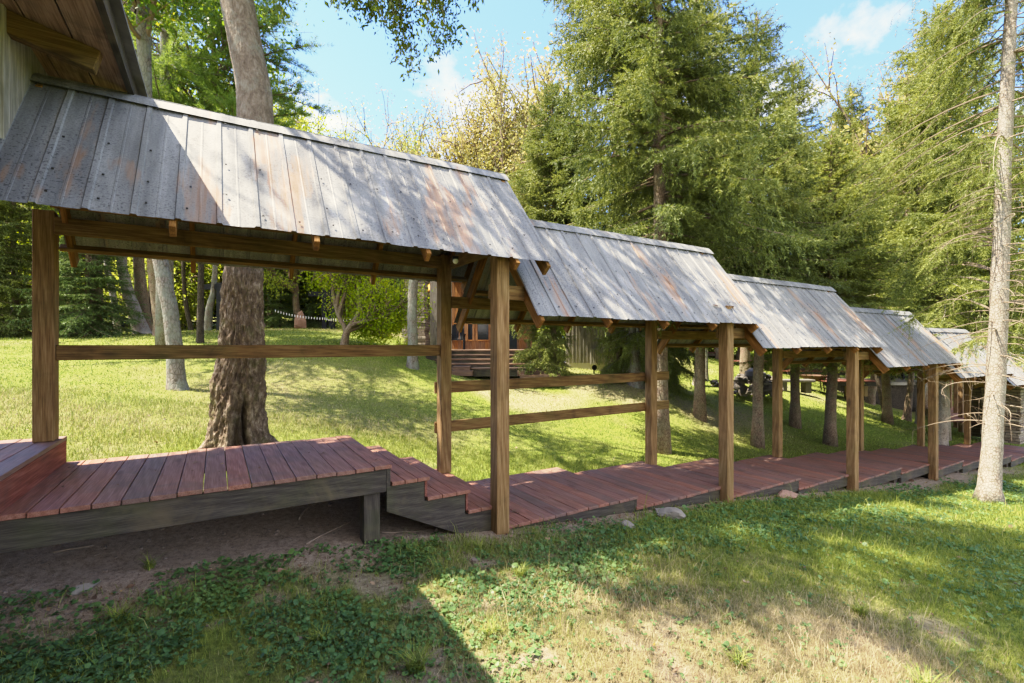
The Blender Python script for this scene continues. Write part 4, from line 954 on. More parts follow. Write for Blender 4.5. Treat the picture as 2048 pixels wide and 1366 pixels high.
    L = (.064 * r.lognormal(0, .3, n))[:, None]; L[:-sum(len(x) for x in S)] *= 1.35
    V = np.stack([C, C + d * L * .4 + s * L * .24, C + d * L, C + d * L * .4 - s * L * .24], 1).reshape(-1, 3) - b
    link('crown', mesh_np('crown', V, [np.arange(len(V)).reshape(-1, 4)]), M['leaf_dark'], T)
big_tree()

# other trees -------------------------------------------------------------
GW = 'woodland trees behind the lawn'
# lichen trunk, leaning
def bare_trunk(name, prof, t, mat, label, group, branches=0, seed=0, cat='tree', flare=1.25):
    """prof: list of (py, px, width px) from foot to top; a trunk drawn up to a plain high crown"""
    r = np.random.default_rng(seed + 5); b = at(prof[0][1], prof[0][0], t); bz = g1(b[0], b[1]); pts = np.array([at(x, y, t) for y, x, w in prof]); pts[0][2] = bz - .1
    rad = np.array([w / 2 / F * t for y, x, w in prof]); zs = np.linspace(pts[0][2], pts[-1][2], 70)
    P = np.stack([np.interp(zs, pts[:, 2], pts[:, i]) for i in range(2)] + [zs], -1); R = np.interp(zs, pts[:, 2], rad) * (1 + (flare - 1) * np.exp(-(zs - bz) / .12) * .6)
    T = thing(name, (b[0], b[1], bz), label, cat, group); m = MB()
    def wob(V, P, an):
        d = V - P[:, None]; zz = P[:, 2][:, None] + 0 * an[None]; f = 1 + (fbm(np.cos(an)[None] * 2 + 0 * zz + seed, np.sin(an)[None] * 2 + 0 * zz, zz * 2, 4, 8) - .5) * .35
        return P[:, None] + d * f[..., None]
    m.tube(P, R, 18, wob=wob, cap=False); m.build('trunk', M[mat], T, smooth=True)
    return T, P, r
def add_crown(T, P, r, R, H, nleaf, ls, mat, n_l=8, clear=None):
    lm = MB(); A = []; b = world_loc(T); top = P[-1]; c0 = P[int(len(P) * .8)]
    for a in range(n_l * 2):
        az = r.uniform(0, 6.28); el = r.uniform(.2, 1.4); d = np.array([math.cos(az) * math.cos(el), math.sin(az) * math.cos(el), math.sin(el)]); ln = R * r.uniform(.7, 1.1) if el < .9 else H * r.uniform(.6, 1)
        q = np.linspace(0, 1, 7)[:, None]; Pq = P[r.integers(int(len(P) * .75), len(P))] + d * ln * q + np.cumsum(r.normal(0, .06 * ln / 3, (7, 3)), 0); lm.tube(Pq, np.linspace(.05, .01, 7), 5, cap=False); A += list(Pq[2:])
        for _ in range(5):
            s = Pq[r.integers(1, 6)]; d2 = d * .4 + r.normal(0, .7, 3); d2 /= np.linalg.norm(d2); P2 = s + d2 * ln * .45 * q; lm.tube(P2, np.linspace(.02, .005, 7), 4, cap=False); A += list(P2[2:])
    lm.build('limbs', M['twig'], T); A = np.array(A); I = r.integers(0, len(A), nleaf); C = A[I] + r.normal(0, R * .10, (nleaf, 3))
    if clear is not None: C = C[clear(C)]
    n = len(C); nn = r.normal(0, 1, (n, 3)); nn /= np.linalg.norm(nn, axis=1)[:, None]; d = r.normal(0, 1, (n, 3)); d[:, 2] -= .8; d -= nn * (d * nn).sum(1)[:, None]; d /= np.linalg.norm(d, axis=1)[:, None]; s = np.cross(nn, d); L = (ls * r.lognormal(0, .3, n))[:, None]
    V = np.stack([C, C + d * L * .45 + s * L * .3, C + d * L, C + d * L * .45 - s * L * .3], 1).reshape(-1, 3) - b
    link('crown', mesh_np('crown', V, [np.arange(len(V)).reshape(-1, 4)]), mat, T)
T, P, r = bare_trunk('lawn_tree', [(780, 356, 37), (740, 352, 31), (690, 350, 28), (620, 340, 29), (560, 328, 27), (520, 320, 26), (400, 300, 29), (250, 290, 26), (100, 288, 24), (-150, 280, 22)], 9.6, 'bark_lichen', 'leaning lichen covered grey trunk on the open lawn left of the big trunk', None, seed=3)
add_crown(T, P, r, 3.4, 4.0, 15000, .09, M['leaf_green'], n_l=12, clear=lambda C: (cam_uvt(C)[1] < 60))  # crown extended above the view to cast shade stripes on the lawn
T, P, r = bare_trunk('lawn_tree', [(735, 825, 24), (700, 826, 20), (640, 824, 19), (575, 826, 18), (480, 830, 16), (400, 835, 14)], 14, 'bark_lichen', 'slim pale grey trunk standing in front of the stone chimney', None, seed=5)
add_crown(T, P, r, 1.6, 1.6, 5000, .09, M['leaf_green'], clear=lambda C: (cam_uvt(C)[1] < 600) & (cam_uvt(C)[1] > 420))
bare = [([(690, 400, 13), (620, 401, 12), (540, 402, 11), (300, 405, 9), (100, 405, 7)], 15, 'bark_dark', 'thin straight dark trunk right of the lichen covered trunk'),
        ([(672, 322, 26), (640, 318, 20), (600, 312, 18), (540, 305, 17), (200, 300, 12)], 17, 'bark_brown', 'stout brown trunk half hidden behind the lichen covered trunk'),
        ([(664, 285, 30), (630, 272, 24), (590, 258, 20), (540, 245, 17), (200, 225, 14)], 19, 'bark_grey', 'thick grey trunk leaning left among the far trees'),
        ([(666, 294, 20), (620, 287, 22), (540, 278, 20), (200, 270, 14)], 19.6, 'bark_brown', 'reddish brown upright trunk touching the thick grey leaning one'),
        ([(655, 236, 12), (600, 228, 11), (540, 215, 10), (200, 190, 8)], 21, 'bark_grey', 'slim leaning trunk near the rail fence, left of the thick grey one'),
        ([(660, 304, 8), (600, 302, 8), (540, 300, 7), (200, 300, 6)], 20, 'bark_dark', 'very thin upright trunk behind the stout brown one'),
        ([(650, 416, 14), (620, 418, 14), (590, 426, 11), (540, 430, 9), (300, 440, 7)], 24, 'bark_lichen', 'crooked pale trunk beside the dark post and beam frame'),
        ([(655, 383, 9), (610, 372, 8), (570, 368, 7), (300, 360, 6)], 26, 'bark_dark', 'thin dark trunk far off behind the rail fence'),
        ([(640, 190, 24), (600, 190, 22), (540, 190, 20), (200, 192, 14)], 24, 'bark_dark', 'dark upright conifer trunk behind the drooping boughs on the left'),
        ([(665, 1740, 10), (500, 1741, 8)], 40, 'bark_dark', None)]
for i, (prof, t_, mt, lab) in enumerate(bare):
    if lab is None: continue
    T, P, r = bare_trunk('woodland_tree', prof, t_, mt, lab, GW, seed=20 + i)
    add_crown(T, P, r, 2.8, 4.5, 3500, .14, M['leaf_lime' if i % 3 else 'leaf_green'], clear=lambda C: cam_uvt(C)[1] < 560)
# bright small tree mid lawn
BR = broad_mesh(61, 4.6, 1.0, 1.45, .16, 26000, .07, 4, (.1, .0), .06, .7, .26)
tree_from('lawn_tree', BR, foot(688, 692, 15), 'small bright yellow green tree with forked dark limbs on the middle lawn', None, M['bark_brown'], M['leaf_bright'], .92, 0.5)
BD = [broad_mesh(71, 18, 4, 4.6, .28, 48000, .14, 4, (0, 0), 0, .75, .32), broad_mesh(72, 16, 3, 4.6, .20, 34000, .12, 4, (.05, 0), 0, .6, .28, upb=.8), broad_mesh(73, 15, 3.2, 5.2, .26, 44000, .14, 4, (0, .05), 0, .85, .35)]
tall = [  # px, ground py, t, mesh, scale, material, label
    (700, 650, 40, 1, 1.12, 'leaf_yellow', 'thin yellowing tree with bare upper twigs, left of the sky gap'),
    (790, 650, 40, 1, 1.15, 'leaf_lime', 'sparse upright tree with a spiky top in the middle of the sky gap'),
    (745, 650, 46, 1, 1.15, 'leaf_yellow', 'wispy yellowing tree behind two sparse ones'),
    (880, 655, 42, 1, 1.05, 'leaf_yellow', 'low sparse yellow tree rising over the ridge of the near roof'),
    (1010, 660, 33, 0, 1.02, 'leaf_yellow', 'large round yellow gold tree beside the broad spruce'),
    (1060, 660, 36, 2, 1.35, 'leaf_yellow', 'tall pale gold tree whose top shows left of the spruces'),
    (940, 660, 38, 2, 1.02, 'leaf_yellow', 'olive yellow tree between the sky gap and the gold tree'),
    (1440, 690, 30, 0, 1.05, 'leaf_yellow', 'golden tree glimpsed between two spruce tops'),
    (1740, 705, 23, 1, 1.08, 'leaf_yellow', 'thin tan leaved tree leaning into the sky above the farther roofs'),
    (1660, 705, 27, 0, .86, 'leaf_yellow', 'pale tan tree behind the shorter spruce'),
    (1800, 705, 30, 0, .82, 'leaf_lime', 'yellow green tree low in the gap of sky above the farther roofs'),
    (1960, 720, 34, 0, 1.1, 'leaf_lime', 'yellow green tree behind the right hand spruces'),
    (600, 650, 30, 2, 1.0, 'leaf_lime', 'yellow green tree at the left side of the sky gap'),
    (540, 650, 30, 0, .85, 'leaf_bright', 'bright lime tree directly behind the big grey trunk'),
    (640, 650, 34, 0, .80, 'leaf_bright', 'lime leaved tree low beside the ridge of the near roof'),
    (370, 648, 33, 0, .95, 'leaf_bright', 'sunlit lime tree behind the soft needled pine'),
    (240, 645, 34, 2, 1.1, 'leaf_lime', 'spreading green tree behind the pine trunk'),
    (120, 645, 36, 0, 1.1, 'leaf_lime', 'tall green tree behind the left conifers'),
    (20, 645, 33, 2, 1.1, 'leaf_lime', 'broad green tree at the left edge of the woods'),
    (460, 648, 36, 2, 1.0, 'leaf_green', 'mid green tree far behind the dark post and beam frame')]
for i, (px, py, t_, mi, s, mm, lab) in enumerate(tall):
    tree_from('broadleaf_tree', BD[mi], foot(px, py, t_), lab, GW, M['bark_brown'], M[mm], s, i * 1.7)
for i, (px, py, t_, s, mm) in enumerate([(-60, 648, 27, 1.5, 'leaf_bright'), (60, 648, 30, 1.7, 'leaf_lime'), (150, 646, 27, 1.4, 'leaf_bright'), (245, 645, 31, 1.8, 'leaf_bright'), (330, 645, 29, 1.5, 'leaf_lime'), (400, 645, 32, 1.7, 'leaf_bright'), (470, 648, 30, 1.5, 'leaf_bright'), (540, 650, 36, 1.8, 'leaf_lime'), (700, 652, 36, 1.8, 'leaf_bright'), (760, 655, 33, 1.4, 'leaf_lime'), (860, 660, 34, 1.8, 'leaf_lime'), (1480, 700, 32, 1.7, 'leaf_lime'), (1620, 705, 36, 1.9, 'leaf_bright'), (1950, 740, 30, 1.8, 'leaf_lime')]):
    lab = 'sunlit yellow green understorey tree beyond the rail fence' if px < 520 else ('leafy understorey tree far behind the middle lawn' if px < 1000 else 'leafy understorey tree far behind the rock heap and low decks')
    tree_from('understorey_tree', BR, foot(px, py, t_), lab, ['understorey trees beyond the rail fence', 'understorey trees behind the middle lawn', 'understorey trees on the right'][0 if px < 520 else (1 if px < 1000 else 2)], M['bark_brown'], M[mm], s, i * 1.3, sxy=s * 1.25)
# distant wood that reads as one mass
def far_wood():
    r = np.random.default_rng(17); C = []
    for i in range(150):
        u = r.uniform(-1.35, 1.5); t_ = r.uniform(52, 85); x = FX * t_ + RX * u * t_; y = FY * t_ + RY * u * t_
        z = g1(x, y); h = r.uniform(7, 13); Rr = r.uniform(3, 5); n = 900; q = r.normal(0, 1, (n, 3)); q /= np.linalg.norm(q, axis=1)[:, None]; q *= (r.uniform(.55, 1, n) ** .5)[:, None]
        lump = 1 + (fbm(q[:, 0] * 2 + i, q[:, 1] * 2, q[:, 2] * 2, 2, 3) - .5) * .7
        C.append(np.array([x, y, z + h * .5]) + q * np.array([Rr, Rr, h * .55]) * lump[:, None])
    C = np.concatenate(C); n = len(C); nn = r.normal(0, 1, (n, 3)); nn /= np.linalg.norm(nn, axis=1)[:, None]; d = np.cross(nn, r.normal(0, 1, (n, 3))); d /= np.linalg.norm(d, axis=1)[:, None]; s = np.cross(nn, d); L = .5 * r.lognormal(0, .3, n)[:, None]
    V = np.stack([C, C + d * L * .5 + s * L * .4, C + d * L, C + d * L * .5 - s * L * .4], 1).reshape(-1, 3)
    return mesh_np('woods', V, [np.arange(len(V)).reshape(-1, 4)])
tag(link('distant_woods', far_wood(), M['leaf_lime']), 'far belt of green and yellow woodland beyond the fields', 'woods', kind='stuff')

# left conifers and pine
LC = spruce_mesh(9, 9.5, .35, 3.0, dens=70, step=.24, nl=.075, nw=.022, droop=1.0, hang=.6, nbr=7)
GL = 'conifers at the left edge of the lawn'
tree_from('spruce_tree', LC, foot(175, 685, 17), 'low sweeping dark spruce seen just right of the first post', GL, M['bark_brown'], M['spruce_dark'], .60, .4, sxy=.72)
tree_from('spruce_tree', LC, foot(30, 672, 17.5), 'light green spruce at the far left beyond the first post', GL, M['bark_brown'], M['spruce_bright'], .95, 2.4, sxy=.95)
tree_from('spruce_tree', LC, foot(-60, 672, 16), 'spruce cut by the left edge of the picture', GL, M['bark_brown'], M['spruce'], .8, 3.4)
0 and tree_from('spruce_tree', LC, foot(95, 660, 24), 'tall spruce behind the two left conifers', GL, M['bark_brown'], M['spruce_bright'], .95, 4.4)
for i, (px, py, t_, s, lab) in enumerate([(560, 645, 30, .62, 'dark rounded evergreen left of the boulder'), (600, 645, 33, .75, 'dark evergreen directly behind the boulder'), (640, 648, 31, .66, 'dark evergreen behind the right hand black post'), (790, 650, 30, .5, 'small dark evergreen behind the orange gabled wing')]):
    tree_from('evergreen_tree', LC, foot(px, py, t_), lab, 'dark evergreens behind the boulder', M['bark_dark'], M['spruce_dark'], s, i * 2.)
def pine_mesh(seed, H, cb, R):
    r = np.random.default_rng(seed); tr = MB(); tr.tube(np.stack([np.zeros(8), np.zeros(8), np.linspace(-.1, H, 8)], -1), np.linspace(.24, .03, 8), 12); P_, D_ = [], []
    z = cb
    while z < H:
        for b in range(5):
            az = r.uniform(0, 6.28); ln = R * (1 - (z - cb) / (H - cb) * .75) * r.uniform(.6, 1.05); q = np.linspace(0, 1, 8); up = r.uniform(.0, .28)
            Pq = np.stack([np.cos(az) * ln * q, np.sin(az) * ln * q, z + ln * (up * q - .16 * q ** 2)], -1); Pq[:, :2] += np.cumsum(r.normal(0, .03, (8, 2)), 0); tr.tube(Pq, np.linspace(.035, .008, 8), 5, cap=False)
            for _ in range(int(ln * 11)):
                j = r.uniform(1.5, 7); i0 = int(min(j, 6)); c = Pq[i0] * (1 - (j - i0)) + Pq[i0 + 1] * (j - i0); d = np.array([math.cos(az), math.sin(az), .25]) + r.normal(0, .55, 3) * np.array([1, 1, .45]); d /= np.linalg.norm(d); l2 = r.uniform(.2, .7)
                for uu in np.linspace(.25, 1, 5): P_.append(c + d * l2 * uu); D_.append(d)
        z += r.uniform(.35, .6)
    P_ = np.array(P_); D_ = np.array(D_); nn = 13; I = np.repeat(np.arange(len(P_)), nn)
    V = tri_needles(P_[I] + r.normal(0, .02, (len(I), 3)), D_[I], .15 * r.uniform(.7, 1.2, len(I)), .012 * r.uniform(.7, 1.3, len(I)), r, 1.0)
    tv, tf = tr.data(); return mesh_np('pine_trunk', tv, tf, smooth=True), mesh_np('pine_crown', V, [np.arange(len(V)).reshape(-1, 3)])
PM = pine_mesh(5, 15, 4.2, 4.2)
GP = 'soft needled pines at upper left'
tree_from('pine_tree', PM, foot(330, 655, 13.5), 'soft needled pine with long level boughs, its trunk seen left of the big grey trunk', GP, M['bark_lichen'], M['pine'], 1.0, .4)
tree_from('pine_tree', PM, foot(488, 655, 15), 'soft needled pine directly behind the big trunk, its boughs ending against the sky', GP, M['bark_brown'], M['pine'], .9, 2.4)
tree_from('pine_tree', PM, foot(190, 650, 18), 'soft needled pine behind the timber eave', GP, M['bark_brown'], M['pine'], 1.1, 1.4)
# weeping evergreens by the cabin
WM = spruce_mesh(14, 4.8, .6, 1.9, dens=95, step=.17, nl=.10, nw=.014, droop=1.5, hang=1.6, tw_step=.07)
tree_from('weeping_evergreen', WM, foot(1085, 735, 15.4), 'drooping soft green evergreen hiding the right side of the cabin steps', 'weeping evergreens by the cabin', M['bark_brown'], M['spruce'], .68, .2, sxy=.75)
tree_from('weeping_evergreen', WM, foot(1270, 769, 15), 'drooping evergreen with a thick pale trunk beside the low foundation', 'weeping evergreens by the cabin', M['bark_lichen'], M['spruce'], 1.0, 1.2, sxy=.85)
tree_from('weeping_evergreen', WM, foot(1330, 765, 17), 'loose drooping evergreen left of the first inner post', 'weeping evergreens by the cabin', M['bark_brown'], M['spruce'], .9, 3.2, sxy=.9)
T, P, r = bare_trunk('lawn_tree', [(768, 1270, 34), (740, 1270, 26), (700, 1268, 24), (650, 1260, 20), (560, 1262, 14)], 15, 'bark_lichen', 'thick pale trunk at the foundation corner, with drooping green branches around it', None, seed=9)
for i, (prof, t_, mt, lab) in enumerate([([(775, 1396, 22), (740, 1398, 17), (690, 1399, 17), (600, 1400, 16), (500, 1400, 14)], 19.5, 'bark_grey', 'grey brown trunk standing left of the rock pile'),
                                        ([(762, 1412, 11), (720, 1411, 9), (690, 1410, 9), (600, 1408, 8)], 20.5, 'bark_lichen', 'thin grey trunk next to the grey brown one by the rock pile'),
                                        ([(742, 1490, 22), (700, 1490, 18), (600, 1488, 17)], 21, 'bark_brown', 'broad brown trunk rising behind the rock pile'),
                                        ([(845, 1812, 16), (800, 1818, 11), (760, 1822, 10), (700, 1826, 8)], 20, 'bark_brown', 'trunk left of the curved deck behind the fourth roof'),
                                        ([(840, 1775, 13), (800, 1766, 11), (740, 1752, 10), (700, 1748, 8)], 20.4, 'bark_dark', 'leaning dark trunk beside the curved deck'),
                                        ([(850, 1838, 14), (800, 1842, 12), (740, 1848, 11), (700, 1850, 9)], 19.4, 'bark_grey', 'grey trunk right in front of the curved deck'),
                                        ([(868, 1880, 24), (830, 1884, 19), (790, 1886, 18), (700, 1887, 16)], 15.8, 'bark_pale', 'tan trunk seen between posts under the fifth roof')]):
    T, P, r = bare_trunk('woodland_tree', prof, t_, mt, lab, 'trunks behind the walkway on the right', seed=60 + i)
# small trees/shrubs by the cabin
SH = broad_mesh(81, 1.0, .12, .34, .02, 3000, .035, 3, (0, 0), 0, .5, .06)
for px, py, t_, s, lab in [(769, 668, 20, .95, 'small pointed yellow green shrub at the bed beside the glazed wing'), (808, 690, 17.5, 1.0, 'rounder bright green shrub next to the stone chimney')]:
    tree_from('garden_shrub', SH, foot(px, py, t_), lab, 'shrubs in the garden bed', M['twig'], M['leaf_bright'], s, 0, cat='shrub', crown='foliage')
# fern under the near deck
def fern():
    r = np.random.default_rng(4); p = at(375, 1050, 4.6); z = g1(p[0], p[1]); Vs = []
    for i in range(16):
        az = r.uniform(0, 6.28); ln = r.uniform(.14, .26)
        for s in np.linspace(.15, 1, 12):
            c = np.array([math.cos(az) * ln * s, math.sin(az) * ln * s, ln * (1.0 * s - .8 * s * s)]); pr = np.array([-math.sin(az), math.cos(az), 0]); fw = np.array([math.cos(az), math.sin(az), 0])
            for sd in (-1, 1): w = .05 * (1.1 - s) + .008; Vs += [c, c + fw * .014, c + pr * sd * w + fw * .01 - np.array([0, 0, .008])]
    V = np.array(Vs); ob = link('fern', mesh_np('fern', V, [np.arange(len(V)).reshape(-1, 3)]), M['fern']); ob.location = (p[0], p[1], z); tag(ob, 'bright green fern growing on shaded soil under the near deck', 'fern')
fern()
def tuft(px, py, t, n, h, label):
    r = np.random.default_rng(int(px)); p = at(px, py, t); z = g1(p[0], p[1]); Vs = []; Fq = []
    for i in range(n):
        az = r.uniform(0, 6.28); L = h * r.uniform(.6, 1.2); o = r.normal(0, .02, 3) * np.array([1, 1, 0]); s = np.array([-math.sin(az), math.cos(az), 0]) * .0035; f = np.array([math.cos(az), math.sin(az), 0]); b = len(Vs)
        for q in (0, .35, .7, 1): c = o + f * L * .7 * q ** 1.6 + np.array([0, 0, L * (q - .35 * q * q)]); w = 1 - q * .85; Vs += [c - s * w, c + s * w]
        for q in range(3): Fq.append([b + 2 * q, b + 2 * q + 1, b + 2 * q + 3, b + 2 * q + 2])
    ob = link('grass_tuft', mesh_np('tuft', np.array(Vs), [np.array(Fq)], {'dry': np.full(len(Vs), .08)}), M['grass']); ob.location = (p[0], p[1], z); tag(ob, label, 'grass tuft', 'long grass tufts standing above the lawn')
tuft(985, 1245, 2.95, 70, .12, 'bright long grass tuft on the dry sunlit patch')
tuft(830, 1345, 2.6, 110, .15, 'dark green long grass tuft along the building shadow edge')
tuft(300, 1160, 3.5, 40, .14, 'thin grass tuft in the dark clover below the near deck')
tuft(240, 1270, 2.9, 60, .15, 'arching grass tuft in the dark clover near the bottom left')
tuft(640, 1290, 2.8, 60, .11, 'grass tuft in the shaded clover left of the shadow edge')
tuft(1040, 1120, 3.8, 60, .12, 'pale grass tuft where the shade of the roof ends')
tuft(960, 1050, 4.25, 26, .14, 'leafy green tuft at the foot of the red steps')
tuft(1480, 1290, 2.8, 80, .12, 'loose green grass tuft on the dappled lawn')
tuft(1720, 1150, 3.6, 80, .11, 'green grass tuft in the sunny strip of the right lawn')
tuft(1850, 1310, 2.7, 90, .14, 'dense green grass tuft near the bottom right')
# twigs on the soil
for i, (a, b_, lab) in enumerate([((105, 1108), (190, 1092), 'pale fallen stick on bare soil under the near deck'), ((612, 1092), (705, 1045), 'curved root crossing the soil left of the support post'), ((598, 1040), (632, 1006), 'short pale stick under the raised deck'), ((760, 1068), (850, 1062), 'thin stick lying right of the support post')]):
    A_, B_ = at(*a, 1), at(*b_, 1); pts = []
    for s in np.linspace(0, 1, 8):
        d = ray(a[0] * (1 - s) + b_[0] * s, a[1] * (1 - s) + b_[1] * s); tt_ = 4.2
        for _ in range(12): pp = np.array([0, 0, CZ]) + d * tt_; tt_ = (CZ - g1(pp[0], pp[1])) / -d[2] 
        pts.append(np.array([0, 0, CZ]) + d * tt_ + np.array([0, 0, .012]))
    pts = np.array(pts) + np.cumsum(np.random.default_rng(i).normal(0, .006, (8, 3)) * np.array([1, 1, .3]), 0)
    m = MB(); m.tube(pts, np.linspace(.010, .005, 8), 6); ob = m.build('fallen_stick', M['deadtwig'], smooth=True); tag(ob, lab, 'stick', 'sticks on the bare soil')

# ================================================================== FAR OBJECTS
def frame_at(px, py, t, name, label, cat, group=None, yaw=0):
    p = at(px, py, t); T = bpy.data.objects.new(name, None); COL.objects.link(T); T.location = tuple(float(c) for c in p); T.rotation_euler = (0, 0, math.atan2(RY, RX) + yaw); return tag(T, label, cat, group)
def bl(mb, name, m, T, **kw):       # build in the local frame of T
    V, Fa = mb.data(); return link(name, mesh_np(name, V, Fa), m, T, kw.get('bevel', 0))
# cabin : local x = camera right, y = away, z = up ; origin at px 1000, py 702, t 20
S = 20 / F
def lx(px): return (px - 1000) * S
def lz(py): return (702 - py) * S
C = frame_at(1000, 702, 20, 'timber_cabin', 'brown timber cabin with a stone chimney, glazed wing and wide windows', 'cabin')
m = MB(); 
x = lx(903)
while x < lx(1062): m.box(x, x + .125, 0, .05, -.3, lz(681)); m.box(x, x + .125, 0, .05, lz(644), 3.2); x += .14
bl(m, 'wall', M['cabin_wood'], C)
m = MB(); m.box(lx(862), lx(1064), .06, 5, -.8, 3.2); bl(m, 'wall', M['cabin_wood'], C)
m = MB(); m.box(lx(895), lx(1064), -.02, .058, -.35, -.02); bl(m, 'base_board', M['silver_x'], C)
for a, b_ in ((905, 916), (920, 931), (934, 947), (953, 979), (984, 1000)):
    w = MB(); w.box(lx(a), lx(b_), .03, .045, lz(680), lz(648)); f = MB()
    for q in (a, b_): f.box(lx(q) - .04, lx(q) + .04, -.03, .055, lz(682), lz(645))
    f.box(lx(a), lx(b_), -.03, .055, lz(682), lz(679.5)); f.box(lx(a), lx(b_), -.03, .055, lz(648), lz(645))
    fo = bl(f, 'window', M['cabin_wood'], C); go = bl(w, 'pane', M['glass_dark'], C); go.parent = fo
m = MB(); m.box(lx(1018), lx(1034), -.02, .055, -.3, 2.0); bl(m, 'door', M['glass_dark'], C)
m = MB(); x = lx(862)
r = np.random.default_rng(2)
while x < lx(903): m.box(x, x + .12, -.3 - r.uniform(0, .02), -.25, -.3, 3.2); x += .13
bl(m, 'side_siding', M['silver_z'], C)
m = MB(); m.add([(lx(905), -1.0, 2.9), (lx(1075), -1.0, 2.9), (lx(1075), 6, 2.9), (lx(905), 6, 2.9), (lx(905), 2.4, 4.6), (lx(1075), 2.4, 4.6)], [np.array([[0, 1, 5, 4], [2, 3, 4, 5], [0, 3, 2, 1]]), np.array([[1, 2, 5], [3, 0, 4]])]); bl(m, 'roof', M['shingle'], C)
# chimney
ch = MB(); r = np.random.default_rng(6)
for j in range(34):
    z0 = -.3 + j * .125; w0 = .62 - .16 * (j / 34); ch.box(-.5 * w0 * 1.35 + lx(846) + r.normal(0, .012), .5 * w0 * 1.35 + lx(846) + r.normal(0, .012), -1.5 - w0 * .35 + r.normal(0, .01), -.7, z0, z0 + .118)
bl(ch, 'chimney', M['masonry'], C, bevel=.01)
# glazed wing left, set back, seen at an angle
m = MB()
for q, px in enumerate((782, 790, 797, 806, 815, 822)): m.box(lx(px) - .05, lx(px) + .05, 2.2 - q * .45, 2.34 - q * .45, lz(668 + q * 3) - .2, lz(622 - q * 4.2))
bl(m, 'wing_column', M['silver_z'], C)
m = MB(); m.add([(lx(778), 2.5, lz(670)), (lx(828), -.1, lz(690)), (lx(828), -.1, lz(600)), (lx(778), 2.5, lz(622))], [np.array([[0, 1, 2, 3]])]); bl(m, 'wing_glazing', M['glass_dark'], C)
m = MB(); a0 = np.array([lx(773), 2.0, lz(622)]); a1 = np.array([lx(840), -1.4, lz(596)]); m.bar(a0, a1, .1, .14); bl(m, 'fascia', M['silver_x'], C)
m = MB(); m.add([a0, a1, a1 + np.array([.3, 2.6, .5]), a0 + np.array([1.2, 2.6, 1.9])], [np.array([[0, 1, 2, 3]])]); m.add([a0 + np.array([.1, .3, -.1]), a1 + np.array([.1, .3, -.1]), a1 + np.array([.1, .8, -.32]), a0 + np.array([.1, .8, -.32])], [np.array([[0, 1, 2, 3]])]); bl(m, 'roof', M['orange_wood'], C)
# wide deck and steps
D = frame_at(1000, 702, 20, 'cabin_steps', 'wide dark wooden steps with orange lit edges in front of the cabin', 'steps')
tiers = [(700, 828, 1100, -3.2), (709, 850, 1110, -3.7), (718, 870, 1120, -4.2), (727, 880, 1134, -4.7), (736, 902, 1134, -5.1)]
m = MB(); mr = MB()
for j, (py, a, b_, y0) in enumerate(tiers):
    k_ = (20 + y0) / 20; z = (690 - py) * S * k_ + (702 - 690) * S; x0, x1 = (a - 1024) * S * k_ + 24 * S, (b_ - 1024) * S * k_ + 24 * S
    y1 = 0 if j == 0 else tiers[j - 1][3] + .1
    m.box(x0, x1, y0 - .03, y1, z - .04, z); mr.box(x0 + .03, x1 - .03, y0, y0 + .04, z - .26, z - .041)
bl(m, 'tread', M['old_step'], D); bl(mr, 'riser_board', M['grey_x'], D)
for py, a, b_, y0 in ((742, 1035, 1122, -5.4), (750, 1040, 1120, -5.7), (733, 905, 940, -5.3), (742, 902, 945, -5.5)):
    k_ = (20 + y0) / 20; z = (690 - py) * S * k_ + 12 * S; x0, x1 = (a - 1024) * S * k_ + 24 * S, (b_ - 1024) * S * k_ + 24 * S; m = MB(); m.box(x0, x1, y0 - .03, y0 + .5, z - .14, z); bl(m, 'lower_tread', M['old_step'], D)
# garden chair on the cabin deck
GCH = frame_at(914, 700, 18.2, 'garden_chair', 'small dark slatted armchair on the cabin deck', 'chair')
m = MB(); m.box(-.25, .25, -.25, .25, .36, .40); bl(m, 'seat', M['black_wood'], GCH)
m = MB(); [m.bar((-.2 + q * .1, .25, .38), (-.2 + q * .1, .42, .95), .07, .02) for q in range(5)]; bl(m, 'backrest', M['black_wood'], GCH)
for sx in (-.27, .27):
    for sy in (-.25, .22): m = MB(); m.bar((sx, sy, 0), (sx, sy, .58), .05, .05, (0, 1, 0)); bl(m, 'leg', M['black_wood'], GCH)
    m = MB(); m.box(sx - .05, sx + .05, -.3, .3, .58, .61); bl(m, 'armrest', M['black_wood'], GCH)
# board and batten wing with foundation
B = frame_at(1180, 740, 19, 'board_and_batten_shed', 'silvery board and batten outbuilding with a whitewashed base behind the steps', 'shed')
S2 = 19 / F
def bx_(px): return (px - 1180) * S2
m = MB(); r = np.random.default_rng(12); x = bx_(1132)
while x < bx_(1221): m.box(x, x + .13, -r.uniform(0, .01), .05, .28, 3.0); m.box(x + .115, x + .15, -.03, .0, .28, 3.0); x += .14
bl(m, 'siding', M['silver_z'], B)
m = MB(); m.box(bx_(1132), bx_(1221), -.01, 3, -.5, .28); m.add([(bx_(1221), -.01, -.6), (bx_(1345), 3.2, -.6), (bx_(1345), 3.2, .72), (bx_(1221), -.01, .62)], [np.array([[0, 1, 2, 3]])]); bl(m, 'foundation', M['concrete'], B)
m = MB(); m.add([(bx_(1221), .02, .62), (bx_(1345), 3.22, .72), (bx_(1345), 3.22, 3.0), (bx_(1221), .02, 3.0)], [np.array([[0, 1, 2, 3]])]); bl(m, 'side_wall', M['cabin_wood'], B)
m = MB(); x = bx_(1180); 
for q in range(9): m.box(x + q * .085, x + q * .085 + .05, -.14, -.10, .22, .85)
m.box(x, x + .75, -.13, -.095, .72, .79); bl(m, 'picket_panel', M['silver_z'], B)
